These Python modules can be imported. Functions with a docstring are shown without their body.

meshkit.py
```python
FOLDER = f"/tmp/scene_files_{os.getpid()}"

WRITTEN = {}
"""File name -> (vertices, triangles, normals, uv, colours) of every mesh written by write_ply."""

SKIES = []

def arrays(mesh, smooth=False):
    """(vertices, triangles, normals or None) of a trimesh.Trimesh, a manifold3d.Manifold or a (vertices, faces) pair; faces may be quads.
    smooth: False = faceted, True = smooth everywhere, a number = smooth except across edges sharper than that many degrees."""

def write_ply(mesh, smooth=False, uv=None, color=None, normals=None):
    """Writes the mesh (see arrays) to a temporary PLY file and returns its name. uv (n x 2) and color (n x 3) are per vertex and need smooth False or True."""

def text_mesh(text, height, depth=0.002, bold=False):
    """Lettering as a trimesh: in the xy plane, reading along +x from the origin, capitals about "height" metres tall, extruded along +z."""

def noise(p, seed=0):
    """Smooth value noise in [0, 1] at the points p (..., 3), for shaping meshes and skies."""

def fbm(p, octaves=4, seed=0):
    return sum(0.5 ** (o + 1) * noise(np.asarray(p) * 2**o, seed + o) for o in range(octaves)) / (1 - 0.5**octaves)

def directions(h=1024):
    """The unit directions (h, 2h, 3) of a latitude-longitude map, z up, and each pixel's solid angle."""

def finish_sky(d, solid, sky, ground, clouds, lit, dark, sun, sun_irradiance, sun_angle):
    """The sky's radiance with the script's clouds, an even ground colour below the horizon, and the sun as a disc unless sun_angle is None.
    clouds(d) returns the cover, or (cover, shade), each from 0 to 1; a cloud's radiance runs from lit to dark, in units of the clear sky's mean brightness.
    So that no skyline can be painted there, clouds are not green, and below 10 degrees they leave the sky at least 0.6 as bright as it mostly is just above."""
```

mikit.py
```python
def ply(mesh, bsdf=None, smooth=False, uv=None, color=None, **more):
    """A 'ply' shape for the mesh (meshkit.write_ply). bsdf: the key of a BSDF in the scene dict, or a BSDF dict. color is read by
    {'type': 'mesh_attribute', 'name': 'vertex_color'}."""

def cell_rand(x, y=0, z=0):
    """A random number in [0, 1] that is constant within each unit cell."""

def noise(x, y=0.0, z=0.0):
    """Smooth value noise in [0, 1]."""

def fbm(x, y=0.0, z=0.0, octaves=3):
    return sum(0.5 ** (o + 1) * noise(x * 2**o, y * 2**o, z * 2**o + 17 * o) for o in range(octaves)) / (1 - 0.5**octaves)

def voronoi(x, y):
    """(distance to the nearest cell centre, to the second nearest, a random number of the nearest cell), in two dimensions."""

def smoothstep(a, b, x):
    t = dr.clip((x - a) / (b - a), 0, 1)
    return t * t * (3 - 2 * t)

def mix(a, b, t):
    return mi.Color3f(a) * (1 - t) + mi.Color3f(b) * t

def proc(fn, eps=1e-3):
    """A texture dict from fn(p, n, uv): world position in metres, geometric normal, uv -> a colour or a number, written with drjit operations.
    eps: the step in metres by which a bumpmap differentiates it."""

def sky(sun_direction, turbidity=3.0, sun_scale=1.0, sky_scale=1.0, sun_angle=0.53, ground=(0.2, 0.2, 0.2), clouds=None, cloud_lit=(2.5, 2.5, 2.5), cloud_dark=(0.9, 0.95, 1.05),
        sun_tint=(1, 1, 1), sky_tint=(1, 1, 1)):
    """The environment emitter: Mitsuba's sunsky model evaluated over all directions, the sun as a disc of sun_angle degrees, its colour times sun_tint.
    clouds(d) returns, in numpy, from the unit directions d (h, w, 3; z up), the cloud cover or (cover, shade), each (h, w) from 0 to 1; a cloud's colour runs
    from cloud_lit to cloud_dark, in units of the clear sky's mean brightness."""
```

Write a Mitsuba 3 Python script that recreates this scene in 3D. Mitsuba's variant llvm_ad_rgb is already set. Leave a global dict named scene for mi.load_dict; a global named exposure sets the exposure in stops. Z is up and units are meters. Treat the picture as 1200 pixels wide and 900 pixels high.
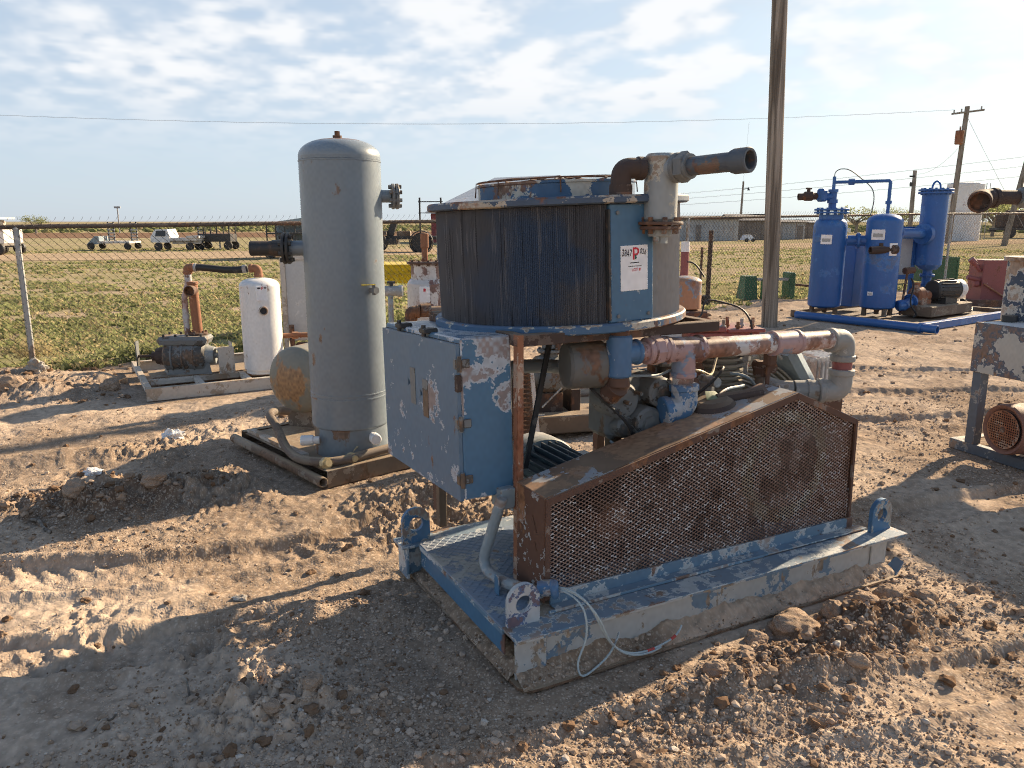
import math
import numpy as np, trimesh, drjit as dr, mitsuba as mi, mikit, meshkit
from mikit import noise, fbm, voronoi, smoothstep, mix
from shapely.geometry import Polygon, Point, box as sbox, LineString
from shapely import affinity

# ------------------------------------------------------------------ camera, sky, exposure
H = 1.7
PITCH = math.atan(190 / 902)
scene, labels = {}, {}
cx, sx_ = math.cos(PITCH), math.sin(PITCH)
scene['camera'] = {'type': 'perspective', 'fov': math.degrees(2 * math.atan(600 / 902)), 'fov_axis': 'x', 'near_clip': 0.05, 'far_clip': 9000.0,
                   'to_world': mi.ScalarTransform4f().look_at(origin=[0, 0, H], target=[0, cx, H - sx_], up=[0, 0, 1])}
SUN_AZ, SUN_EL = math.radians(41.5), math.radians(25.5)
SUN = [math.cos(SUN_AZ) * math.cos(SUN_EL), math.sin(SUN_AZ) * math.cos(SUN_EL), math.sin(SUN_EL)]


def sstep(a, b, x):
    t = np.clip((x - a) / (b - a), 0, 1)
    return t * t * (3 - 2 * t)


def clouds(d):
    z = np.maximum(d[..., 2], 0.0) + 0.20
    u, v = d[..., 0] / z, d[..., 1] / z
    p = np.stack([u * 0.9 + v * 0.35, v * 0.8 - u * 0.2, 0 * u], -1)
    warp = meshkit.fbm(p * 0.7, 3, 3)[..., None] * 1.6
    big = meshkit.fbm(p * 0.62 + warp * 0.5, 4, 11)
    fine = meshkit.fbm(p * np.array([3.4, 4.6, 1]) + warp, 5, 23)
    puffs = meshkit.fbm(p * np.array([10.0, 13.0, 1]) + warp, 4, 31)
    m = sstep(0.20, 0.46, big) * (0.25 + 0.75 * sstep(0.36, 0.64, 0.5 * fine + 0.5 * puffs))
    el = np.degrees(np.arcsin(np.clip(d[..., 2], -1, 1)))
    veil = 0.02 + 0.30 * (1 - sstep(14, 34, el)) + 0.44 * np.exp(-np.maximum(el, 0) / 12.0)
    cover = 1 - (1 - 0.92 * m * sstep(2, 9, el) * (1 - .9 * sstep(18, 40, el))) * (1 - veil)
    shade = np.clip(0.86 - 0.86 * sstep(0.38, 0.62, 0.4 * fine + 0.6 * puffs) * sstep(2.5, 10, el) * sstep(.15, .45, big), 0, 1)
    return np.clip(cover, 0, 0.97), shade


scene['sky'] = mikit.sky(SUN, turbidity=3.5, sun_scale=1.2, sky_scale=0.686, sun_angle=0.9, ground=(0.24, 0.19, 0.14), clouds=clouds,
                         cloud_lit=(2.2, 2.22, 2.25), cloud_dark=(1.32, 1.50, 1.74), sky_tint=(0.94, 1.0, 1.05), sun_tint=(0.94, 0.97, 1.04))
exposure = 3.0

# ------------------------------------------------------------------ materials
# one worn-metal material reads its look from a table: the mesh's uv = (row of the table, seed of the piece)
LOOKS, LOOK = [], {}


def look(name, base, chip, rust, chip_amt, chip_s, rust_amt, rust_s, rough, dust=0.5):
    LOOK[name] = len(LOOKS)
    from scipy.stats import norm
    cov, rcov = min(max((chip_amt - .10) * .75, .006), .6), min(max((rust_amt - .08) * .62, .004), .6)      # the share of the surface that is chipped, rusted
    LOOKS.append([*base, *chip, *rust, .5 - .085 * norm.ppf(cov), chip_s, .5 - .085 * norm.ppf(rcov), rust_s, rough, dust])


RU = (0.125, 0.062, 0.038)
PR = (0.36, 0.39, 0.41)
look('blue', (.062, .150, .255), PR, RU, .22, 9, .12, 6, .45)
look('door_blue', (.098, .160, .235), (.36, .39, .44), RU, .18, 16, .06, 8, .5)
look('cab_blue', (.062, .155, .265), (.40, .44, .49), RU, .56, 5.2, .10, 7, .42)
look('beam_blue', (.11, .19, .275), (.40, .43, .44), RU, .58, 26, .22, 9, .6, .35)
look('beam_grey', (.37, .385, .385), (.10, .17, .25), (.22, .175, .13), .24, 10, .32, 22, .7, .4)
look('padeye', (.40, .42, .43), (.05, .10, .22), RU, .40, 22, .10, 14, .6)
look('padeye_blue', (.056, .145, .27), (.30, .31, .29), RU, .34, 18, .10, 14, .55)
look('deck', (.16, .22, .30), (.34, .34, .32), (.20, .14, .09), .45, 10, .2, 5, .6, .4)
look('rust_plate', (.105, .052, .034), (.30, .31, .31), (.20, .095, .045), .28, 9, .55, 9, .75)
look('rust_top', (.13, .068, .045), (.27, .31, .36), (.26, .13, .07), .50, 6, .45, 6, .6)
look('rust_mesh', (.26, .175, .14), (.56, .57, .58), (.135, .078, .056), .34, 150, .62, 14, .7, .2)
look('rust', (.100, .055, .040), (.19, .16, .14), (.165, .078, .040), .25, 14, .5, 9, .8)
look('can', (.12, .12, .115), (.05, .10, .19), (.13, .065, .038), .3, 6, .55, 5, .6)
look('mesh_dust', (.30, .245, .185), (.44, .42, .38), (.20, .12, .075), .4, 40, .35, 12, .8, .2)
look('rust_light', (.27, .12, .065), (.38, .30, .24), (.20, .07, .035), .25, 9, .4, 7, .8)
look('dark_rust', (.055, .036, .03), (.12, .09, .075), (.12, .055, .03), .25, 14, .4, 9, .75)
look('fin', (.24, .24, .245), (.12, .12, .125), (.20, .17, .14), .3, 6, .30, 5, .55, .2)  # right fin bank only: sunlight on it is put into this paler grey
look('rim', (.048, .115, .215), (.45, .43, .37), (.15, .075, .045), .36, 16, .38, 9, .6, .3)
look('top_rim', (.06, .09, .14), (.40, .36, .30), (.16, .07, .038), .30, 9, .62, 5, .7, .2)
look('nozzle', (.080, .095, .115), (.15, .095, .065), (.12, .062, .04), .34, 9, .40, 9, .55)
look('pipe_grey', (.275, .30, .31), (.42, .40, .34), (.17, .09, .05), .35, 13, .22, 8, .55)
look('pipe_pink', (.36, .24, .24), (.16, .22, .32), (.15, .07, .05), .34, 9, .36, 15, .5)
look('pipe_white', (.46, .46, .47), (.38, .27, .25), (.18, .085, .055), .34, 14, .50, 16, .5)
look('elbow_grey', (.26, .265, .26), (.33, .32, .30), (.16, .12, .09), .35, 12, .25, 11, .6)
look('elbow_blue', (.06, .145, .28), (.33, .35, .37), RU, .30, 13, .22, 9, .5)
look('red_paint', (.24, .075, .075), (.36, .28, .26), (.14, .05, .03), .10, 14, .2, 9, .55)
look('iron', (.155, .165, .17), (.055, .05, .045), (.13, .08, .05), .40, 9, .35, 12, .6)
look('dark_iron', (.030, .031, .033), (.09, .085, .08), (.08, .05, .035), .12, 18, .25, 10, .55)
look('motor', (.060, .090, .120), (.17, .18, .19), (.10, .06, .04), .22, 16, .14, 9, .5)
look('tank_grey', (.190, .228, .262), (.215, .245, .265), (.17, .10, .06), .05, 9, .105, 7, .38, .12)
look('tank_base', (.185, .220, .25), (.20, .16, .12), (.16, .095, .06), .30, 7, .30, 6, .55, .1)
look('dome_rust', (.190, .228, .262), (.17, .105, .08), (.14, .075, .055), .62, 2.2, .35, 5, .45, 0)
look('tank_brown', (.205, .20, .17), (.26, .22, .16), (.30, .16, .07), .18, 4, .24, 4, .5, .3)
look('brown_beam', (.15, .11, .08), (.24, .20, .16), (.13, .075, .045), .35, 8, .4, 6, .8, .9)
look('frame_white', (.46, .43, .39), (.30, .25, .20), (.25, .16, .10), .35, 8, .35, 7, .7, .7)
look('white', (.70, .70, .70), (.55, .52, .49), (.22, .10, .06), .12, 22, .14, 9, .42, .1)
look('white_rust', (.60, .58, .57), (.40, .33, .30), (.14, .06, .045), .30, 16, .42, 8, .5, .1)
look('vessel_blue', (.024, .105, .33), (.045, .14, .36), (.07, .09, .15), .25, 5, .09, 9, .42, .15)
look('orange_tank', (.36, .19, .11), (.16, .24, .32), (.22, .10, .05), .36, 5, .35, 5, .6, .1)
look('yellow', (.72, .52, .02), (.45, .33, .03), (.2, .12, .03), .2, 6, .1, 5, .5)
look('green', (.025, .115, .05), (.04, .14, .07), (.08, .06, .03), .3, 7, .1, 5, .5)
look('galv', (.33, .34, .34), (.42, .42, .41), (.22, .16, .12), .3, 12, .18, 7, .5, .1)
look('rail', (.085, .065, .055), (.14, .11, .09), (.13, .07, .045), .3, 8, .4, 5, .7, .1)
look('wire', (.060, .045, .036), (.10, .08, .065), (.06, .038, .026), .3, 3, .3, 2, .6, 0)
look('rubber', (.02, .02, .022), (.05, .05, .05), (.06, .05, .04), .2, 10, .1, 9, .55, .5)
look('hose', (.135, .105, .085), (.18, .15, .12), (.10, .07, .05), .3, 8, .3, 6, .7, .8)
look('cable', (.36, .43, .45), (.30, .34, .36), (.10, .10, .10), .2, 20, .05, 9, .35, .0)
look('redtape', (.42, .06, .05), (.3, .05, .05), (.3, .05, .05), .1, 9, .1, 9, .5, 0)
look('paper', (.78, .78, .80), (.74, .74, .76), (.7, .68, .66), .2, 9, .1, 9, .6, 0)
look('ink_and_shade', (.02, .02, .025), (.02, .02, .025), (.02, .02, .025), 0, 9, 0, 9, .6, 0)  # black of the print, also painted in for the dark of holes
look('ink_red', (.58, .03, .05), (.58, .03, .05), (.58, .03, .05), 0, 9, 0, 9, .6, 0)
look('ink_green', (.02, .12, .08), (.02, .12, .08), (.02, .12, .08), 0, 9, 0, 9, .6, 0)
look('brass', (.45, .36, .20), (.5, .42, .26), (.2, .14, .08), .3, 20, .2, 12, .4)
look('panel_grey', (.40, .42, .44), (.46, .47, .48), (.25, .2, .16), .2, 6, .1, 6, .5, .1)
look('shed', (.36, .37, .38), (.44, .44, .44), (.24, .16, .12), .3, .6, .2, .4, .6, .0)
look('shed_dark', (.17, .15, .14), (.22, .2, .19), (.15, .10, .08), .3, .6, .2, .4, .6, .0)
look('roof_grey', (.42, .44, .46), (.47, .48, .5), (.3, .25, .2), .2, .5, .1, .4, .5, .0)
look('barn_red', (.22, .035, .04), (.25, .06, .06), (.15, .05, .04), .2, .6, .1, .4, .6, .0)
look('glass_dark', (.02, .025, .03), (.03, .03, .035), (.03, .03, .03), .1, 3, .0, 3, .15, 0)
look('bluegrey', (.21, .27, .31), (.30, .33, .35), (.16, .10, .07), .35, 14, .2, 9, .5, .5)
look('mud_blue', (.045, .065, .105), (.42, .41, .38), (.20, .11, .06), .80, 5, .22, 5, .6, .4)
look('post_blue', (.085, .11, .145), (.25, .26, .26), (.15, .09, .06), .25, 14, .2, 9, .6, .3)
look('fin_iron', (.24, .225, .19), (.08, .075, .07), (.14, .08, .05), .35, 9, .3, 9, .7, .4)
look('panel_worn', (.40, .39, .365), (.050, .072, .115), (.19, .11, .065), .72, 9, .25, 9, .6, .2)
look('rust_motor', (.20, .10, .075), (.48, .46, .42), (.17, .08, .05), .42, 6, .35, 8, .65, .3)
look('white_frame', (.58, .57, .56), (.42, .40, .38), (.25, .15, .1), .3, 9, .2, 8, .6, .3)
look('truck_dark', (.03, .03, .034), (.06, .06, .06), (.08, .06, .05), .2, 5, .2, 4, .5, .1)
TABLE = [mi.Float([r[k] for r in LOOKS]) for k in range(15)]


def _row(uv):
    i = mi.UInt32(dr.clip(dr.round(uv.x), 0, len(LOOKS) - 1))
    return lambda k: dr.gather(mi.Float, TABLE[k], i)


def _masks(p, g, uv):
    q = p + 11.3 * uv.y
    cs, rs = g(10), g(12)
    edge = dr.clip((uv.x - dr.round(uv.x)) * 4, 0, 1)

    def rough_fbm(x, y, z):                                   # slow fall-off: ragged outlines with loose flecks round them
        return sum(0.68 ** o * noise(x * 2 ** o + 17 * o, y * 2 ** o + 5 * o, z * 2 ** o + 9 * o) for o in range(7)) / 2.915

    depth = rough_fbm(q.x * cs * .55, q.y * cs * .55, q.z * cs * .45) + 0.07 * edge - g(9)
    chip = smoothstep(0.0, 0.010, depth)
    rust = smoothstep(0.0, 0.045, rough_fbm(q.x * rs * .55 + 40, q.y * rs * .55, q.z * rs * .25) + 0.045 * edge - g(11))
    return q, chip, rust, depth


def worn_color(p, n, uv):
    g = _row(uv)
    q, chip, rust, depth = _masks(p, g, uv)
    grain = noise(q.x * 70, q.y * 70, q.z * 45)
    broad = fbm(q.x * 1.7, q.y * 1.7, q.z * 1.1 + 5, octaves=2)
    c = mi.Color3f(g(0), g(1), g(2)) * (0.86 + 0.13 * grain + 0.24 * (broad - 0.5))
    c = mix(c, mi.Color3f(g(3), g(4), g(5)) * (0.85 + 0.3 * grain), chip * 0.92)
    bare = smoothstep(.035, .055, depth + .05 * (noise(q.x * 26, q.y * 26, q.z * 14) - .5)) * smoothstep(.45, .60, broad + .25 * (grain - .5))
    c = mix(c, mi.Color3f(g(6), g(7), g(8)) * (0.9 + .6 * grain), bare * .65)         # deep chips go through the primer to rust
    c = mix(c, mi.Color3f(g(6), g(7), g(8)) * (0.55 + 0.9 * grain * (0.6 + 0.8 * broad)), rust * 0.9)
    d = smoothstep(0.55, 0.95, n.z) * g(14) * smoothstep(0.25, 0.75, fbm(q.x * 4, q.y * 4, q.z * 4, octaves=3) + 0.12)
    return mix(c, mi.Color3f(0.30, 0.225, 0.15), d * 0.75)


def worn_rough(p, n, uv):
    g = _row(uv)
    return dr.clip(g(13) + 0.22 * (fbm(p.x * 9, p.y * 9, p.z * 9, octaves=2) - 0.5), 0.2, 0.95)


def worn_bump(p, n, uv):
    return 0.0030 * noise(p.x * 7 + uv.y, p.y * 7, p.z * 7) + 0.00016 * noise(p.x * 160, p.y * 160, p.z * 160)


scene['worn_metal'] = {'type': 'twosided', 'inner': {'type': 'bumpmap', 'scale': 1.0, 'tex': mikit.proc(worn_bump, 2e-3),
                       'inner': {'type': 'principled', 'base_color': mikit.proc(worn_color), 'roughness': mikit.proc(worn_rough), 'specular': 0.5}}}


def dirt_color(p, n, uv):
    big = fbm(p.x * .45, p.y * .45, 0, octaves=4)
    mid = fbm(p.x * 3.1 + 9, p.y * 3.1, 0, octaves=4)
    fine = fbm(p.x * 34, p.y * 34, 0, octaves=3)
    c = mix((.405, .318, .248), (.32, .243, .185), smoothstep(.42, .62, mid))
    c = mix(c, (.22, .158, .112), smoothstep(.50, .66, big) * .7)
    c = mix(c, (.49, .385, .295), smoothstep(.55, .70, fbm(p.x * 1.1, p.y * 1.6, 4, octaves=3)) * .6)
    wet = smoothstep(.9, .3, dr.sqrt(dr.square((p.x - 1.35) / 1.0) + dr.square((p.y - 2.86 - .45 * (p.x - 1.35)) / .42))) + smoothstep(1., .3, dr.sqrt(dr.square((p.x + 2.45) / .95) + dr.square((p.y - 4.45) / .5))) + .8 * smoothstep(1., .3, dr.sqrt(dr.square((p.x + 5.9) / 2.6) + dr.square((p.y - 7.45) / .8)))
    c = mix(c, (.135, .088, .060), dr.minimum(wet, 1) * smoothstep(.33, .50, mid + .1) * .9)
    d3, d4, r3 = voronoi(p.x * 105, p.y * 105)
    c = mix(c, mi.Color3f(.34, .28, .22) * (.45 + 1.0 * r3), smoothstep(.42, .30, d3) * smoothstep(.45, .55, r3) * .6)
    d1, d2, r = voronoi(p.x * 46, p.y * 46)
    c = mix(c, mi.Color3f(.36, .30, .24) * (.5 + .9 * r), smoothstep(.30, .18, d1) * smoothstep(.6, .75, r) * .7)
    return c * (.66 + .68 * fine) * (uv.x * 0 + 1)


def dirt_bump(p, n, uv):
    return 0.014 * fbm(p.x * 22, p.y * 22, p.z * 22, octaves=4) + 0.0022 * noise(p.x * 190, p.y * 190, 0)


scene['dirt'] = {'type': 'twosided', 'inner': {'type': 'bumpmap', 'scale': 1.0, 'tex': mikit.proc(dirt_bump, 2e-3), 'inner': {'type': 'diffuse', 'reflectance': mikit.proc(dirt_color)}}}


def stone_color(p, n, uv):
    c = mix((.31, .23, .17), (.43, .345, .275), smoothstep(.2, .8, uv.x))
    c = mix(c, (.48, .43, .38), smoothstep(.95, .98, uv.x))
    c = mix(c, (.17, .11, .072), smoothstep(.22, .08, uv.x))
    return c * (.7 + .6 * fbm(p.x * 60, p.y * 60, p.z * 60, octaves=2))


scene['stone'] = {'type': 'twosided', 'inner': {'type': 'diffuse', 'reflectance': mikit.proc(stone_color)}}


def field_color(p, n, uv):
    dist = p.y - 0.25 * p.x
    a = fbm(p.x * .16, p.y * .34, 0, octaves=5)
    b = fbm(p.x * 1.6, p.y * 2.2, 3, octaves=4)
    green = mix((.20, .20, .095), (.27, .25, .13), b)
    soil = mix((.37, .29, .215), (.29, .225, .165), b)
    c = mix(soil, green, smoothstep(.40, .56, .55 * a + .45 * b))
    c = mix(c, mix((.25, .20, .115), (.19, .165, .08), b), smoothstep(.5, .62, fbm(p.x * .07, p.y * .21, 8, octaves=3)) * .65)
    c = mix(c, mix((.34, .29, .19), (.27, .235, .14), b), smoothstep(14, 34, p.y - .58 * p.x) * (.35 + .5 * a))
    return c * (.75 + .5 * fbm(p.x * 7, p.y * 7, 0, octaves=3))


scene['field_soil'] = {'type': 'twosided', 'inner': {'type': 'diffuse', 'reflectance': mikit.proc(field_color)}}


def road_color(p, n, uv):
    return mix((.40, .31, .22), (.31, .24, .17), fbm(p.x * .7, p.y * .7, 0, octaves=4)) * (.85 + .3 * noise(p.x * 5, p.y * 5))


scene['road_gravel'] = {'type': 'twosided', 'inner': {'type': 'diffuse', 'reflectance': mikit.proc(road_color)}}


def plough_color(p, n, uv):
    return mix((.165, .105, .075), (.21, .14, .10), fbm(p.x * .2, p.y * .05, 0, octaves=4))


scene['ploughed_soil'] = {'type': 'twosided', 'inner': {'type': 'diffuse', 'reflectance': mikit.proc(plough_color)}}


def leaf_color(p, n, uv):
    c = mix((.20, .225, .095), (.36, .36, .18), uv.x)
    return mix(c, (.42, .35, .20), smoothstep(.66, .78, uv.y)) * (.8 + .4 * noise(p.x * 3, p.y * 3))


scene['leaf'] = {'type': 'principledthin', 'base_color': mikit.proc(leaf_color), 'roughness': 0.7, 'diff_trans': 1.0, 'eta': 1.3}


def wood_color(p, n, uv):
    s = 1.0 + uv.x * 0
    g1 = fbm(p.x * 55, p.y * 55, p.z * 1.1, octaves=4)
    g2 = fbm(p.x * 16, p.y * 16, p.z * .5 + 3, octaves=3)
    c = mix((.19, .165, .14), (.33, .29, .25), smoothstep(.3, .7, g1))
    c = mix(c, (.065, .053, .045), smoothstep(.60, .70, g2) * .6)
    return c * (.8 + .4 * noise(p.x * 3, p.y * 3, p.z * 1.5)) * s


def wood_bump(p, n, uv):
    return 0.004 * fbm(p.x * 50, p.y * 50, p.z * 1.1, octaves=3)


def fin_color(p, n, uv):
    s = fbm(uv.x * 95, uv.y * 2.2, 0, octaves=3)
    t = fbm(uv.x * 2.5, uv.y * 3.5, 5, octaves=4)
    c = mix((.060, .064, .077), (.092, .096, .108), s)
    c = mix(c, (.040, .070, .125), smoothstep(.50, .64, t) * .8)
    c = mix(c, (.10, .103, .112), smoothstep(.52, .66, fbm(uv.x * 6 + 7, uv.y * 2.0, 3, octaves=4)) * .35)
    c = mix(c, (.20, .20, .21), smoothstep(.78, .86, noise(uv.x * 120, uv.y * 5.4, 2)) * .35)
    return mix(c, (.015, .015, .017), smoothstep(.74, .86, noise(uv.x * 125 + 31, uv.y * 3, 7)) * .6)


scene['fin_bank'] = {'type': 'twosided', 'inner': {'type': 'principled', 'base_color': mikit.proc(fin_color), 'roughness': 0.6, 'specular': 0.4}}
scene['weathered_wood'] = {'type': 'twosided', 'inner': {'type': 'bumpmap', 'scale': 1.0, 'tex': mikit.proc(wood_bump, 2e-3), 'inner': {'type': 'diffuse', 'reflectance': mikit.proc(wood_color)}}}

# ------------------------------------------------------------------ mesh helpers
rng = np.random.default_rng(7)
V = lambda *a: np.array(a, float)
unit = lambda v: np.asarray(v, float) / np.linalg.norm(v)
cat = lambda *m: trimesh.util.concatenate([x for g in m for x in (g if isinstance(g, (list, tuple)) else [g])])


class Frame:
    def __init__(s, x, y, z=0, yaw=0, tilt=None):
        c, n = math.cos(math.radians(yaw)), math.sin(math.radians(yaw))
        s.m = np.array([[c, -n, 0, x], [n, c, 0, y], [0, 0, 1, z], [0, 0, 0, 1.0]])
        if tilt is not None:
            axis, deg, at = tilt
            s.m = s.m @ trimesh.transformations.rotation_matrix(math.radians(deg), axis, at)

    def __call__(s, mesh):
        m = mesh.copy()
        m.apply_transform(s.m)
        return m

    def p(s, q):
        return (s.m @ np.array([*q, 1.0]))[:3]


WORLD = Frame(0, 0)


def key(name):
    k, i = name, 0
    while k in scene or k in labels:
        i += 1
        k = f'{name}_{i:03d}'
    return k


def thing(name, label, category, group=None):
    k = key(name)
    while any(x.startswith(k + '__') for x in scene):
        k = key(name)
    labels[k] = {'label': label, 'category': category}
    if group:
        labels[k]['group'] = group
    return k


_seed = [0]


def put(name, mesh, lk, frame=WORLD, parent=None, smooth=32, mat='worn_metal', label=None, kind=None):
    k = key(f'{parent}__{name}' if parent else name)
    mesh = frame(mesh)
    _seed[0] += 1
    v, f, _ = meshkit.arrays(mesh, smooth)
    if smooth is False:
        v, f = v[f].reshape(-1, 3), np.arange(len(f) * 3).reshape(-1, 3)
    uv = np.tile([LOOK[lk] if lk else 0.5, (_seed[0] * 0.618) % 1.0], (len(v), 1))
    if lk and smooth is not True and len(f) < 20000:            # narrow faces are bevels: paint wears there first
        t = v[f]
        e = np.linalg.norm(t - np.roll(t, 1, 1), axis=2).max(1)
        alt = np.linalg.norm(np.cross(t[:, 1] - t[:, 0], t[:, 2] - t[:, 0]), axis=1) / np.maximum(e, 1e-9)
        thin = (alt < .011) & (e > .03)
        uv[np.unique(f[thin]), 0] += .25
    scene[k] = mikit.ply((v, f), mat, smooth=True, uv=uv)
    if label or kind:
        labels[k] = {}
        if label:
            labels[k]['label'] = label
        if kind:
            labels[k]['kind'] = kind
    return k


def single(name, mesh, lk, label, category, frame=WORLD, group=None, **kw):
    k = put(name, mesh, lk, frame, **kw)
    labels.setdefault(k, {}).update(label=label, category=category)
    if group:
        labels[k]['group'] = group
    return k


def bx(x0, x1, y0, y1, z0, z1, b=0.003):
    x0, x1, y0, y1, z0, z1 = min(x0, x1), max(x0, x1), min(y0, y1), max(y0, y1), min(z0, z1), max(z0, z1)
    b = min(b, (x1 - x0) / 2.2, (y1 - y0) / 2.2, (z1 - z0) / 2.2)
    pts = []
    for i, X in ((1, x0), (-1, x1)):
        for j, Y in ((1, y0), (-1, y1)):
            for k, Z in ((1, z0), (-1, z1)):
                pts += [(X, Y + j * b, Z + k * b), (X + i * b, Y, Z + k * b), (X + i * b, Y + j * b, Z)]
    return trimesh.convex.convex_hull(np.array(pts))


def hull(pts):
    return trimesh.convex.convex_hull(np.array(pts, float))


def align(mesh, p, d):
    m = mesh.copy()
    m.apply_transform(trimesh.geometry.align_vectors([0, 0, 1], unit(d)))
    m.apply_translation(p)
    return m


def lathe(prof, p=(0, 0, 0), d=(0, 0, 1), n=32):
    m = trimesh.creation.revolve(np.array(prof, float), sections=n)
    return align(m, p, d)


def cyl(p0, p1, r, r1=None, n=24, b=0.0):
    p0, p1 = np.array(p0, float), np.array(p1, float)
    L = np.linalg.norm(p1 - p0)
    r1 = r if r1 is None else r1
    b = min(b, L / 3)
    pr = [(0, 0), (r - b, 0), (r, b), (r1, L - b), (r1 - b, L), (0, L)] if b else [(0, 0), (r, 0), (r1, L), (0, L)]
    return lathe(pr, p0, p1 - p0, n)


def bore(p0, p1, r, ri, depth=0.12, n=28):
    p0, p1 = np.array(p0, float), np.array(p1, float)
    L = np.linalg.norm(p1 - p0)
    depth = min(depth, L * .9)
    return lathe([(0, 0), (r, 0), (r, L - .004), (r - .004, L), (ri + .002, L), (ri, L - .003), (ri, L - depth), (0, L - depth)], p0, p1 - p0, n)


def sweep(path, r, n=12, cap=True):
    P = np.array(path, float)
    r = np.broadcast_to(r, (len(P),))
    t = np.gradient(P, axis=0)
    t /= np.linalg.norm(t, axis=1, keepdims=True) + 1e-12
    a = np.cross(t[0], [0, 0, 1] if abs(t[0][2]) < .9 else [1, 0, 0])
    a /= np.linalg.norm(a)
    rings, ang = [], np.arange(n) * 2 * np.pi / n
    for i in range(len(P)):
        a = a - t[i] * (a @ t[i])
        a /= np.linalg.norm(a)
        b = np.cross(t[i], a)
        rings.append(P[i] + r[i] * (np.cos(ang)[:, None] * a + np.sin(ang)[:, None] * b))
    v = np.vstack(rings + [P[:1], P[-1:]])
    f = []
    for i in range(len(P) - 1):
        for j in range(n):
            A, B = i * n + j, i * n + (j + 1) % n
            f += [(A, B, B + n), (A, B + n, A + n)]
    if cap:
        s, e = len(P) * n, len(P) * n + 1
        f += [(s, (j + 1) % n, j) for j in range(n)] + [(e, (len(P) - 1) * n + j, (len(P) - 1) * n + (j + 1) % n) for j in range(n)]
    return trimesh.Trimesh(v, f, process=False)


def rounded(pts, R, k=7):
    pts = [np.array(p, float) for p in pts]
    out = [pts[0]]
    for a, b, c in zip(pts, pts[1:], pts[2:]):
        u, w = unit(a - b), unit(c - b)
        d = min(R, np.linalg.norm(a - b) * .49, np.linalg.norm(c - b) * .49)
        for s in np.linspace(0, 1, k):
            out.append((1 - s) ** 2 * (b + u * d) + 2 * s * (1 - s) * b + s * s * (b + w * d))
    return out + [pts[-1]]


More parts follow.
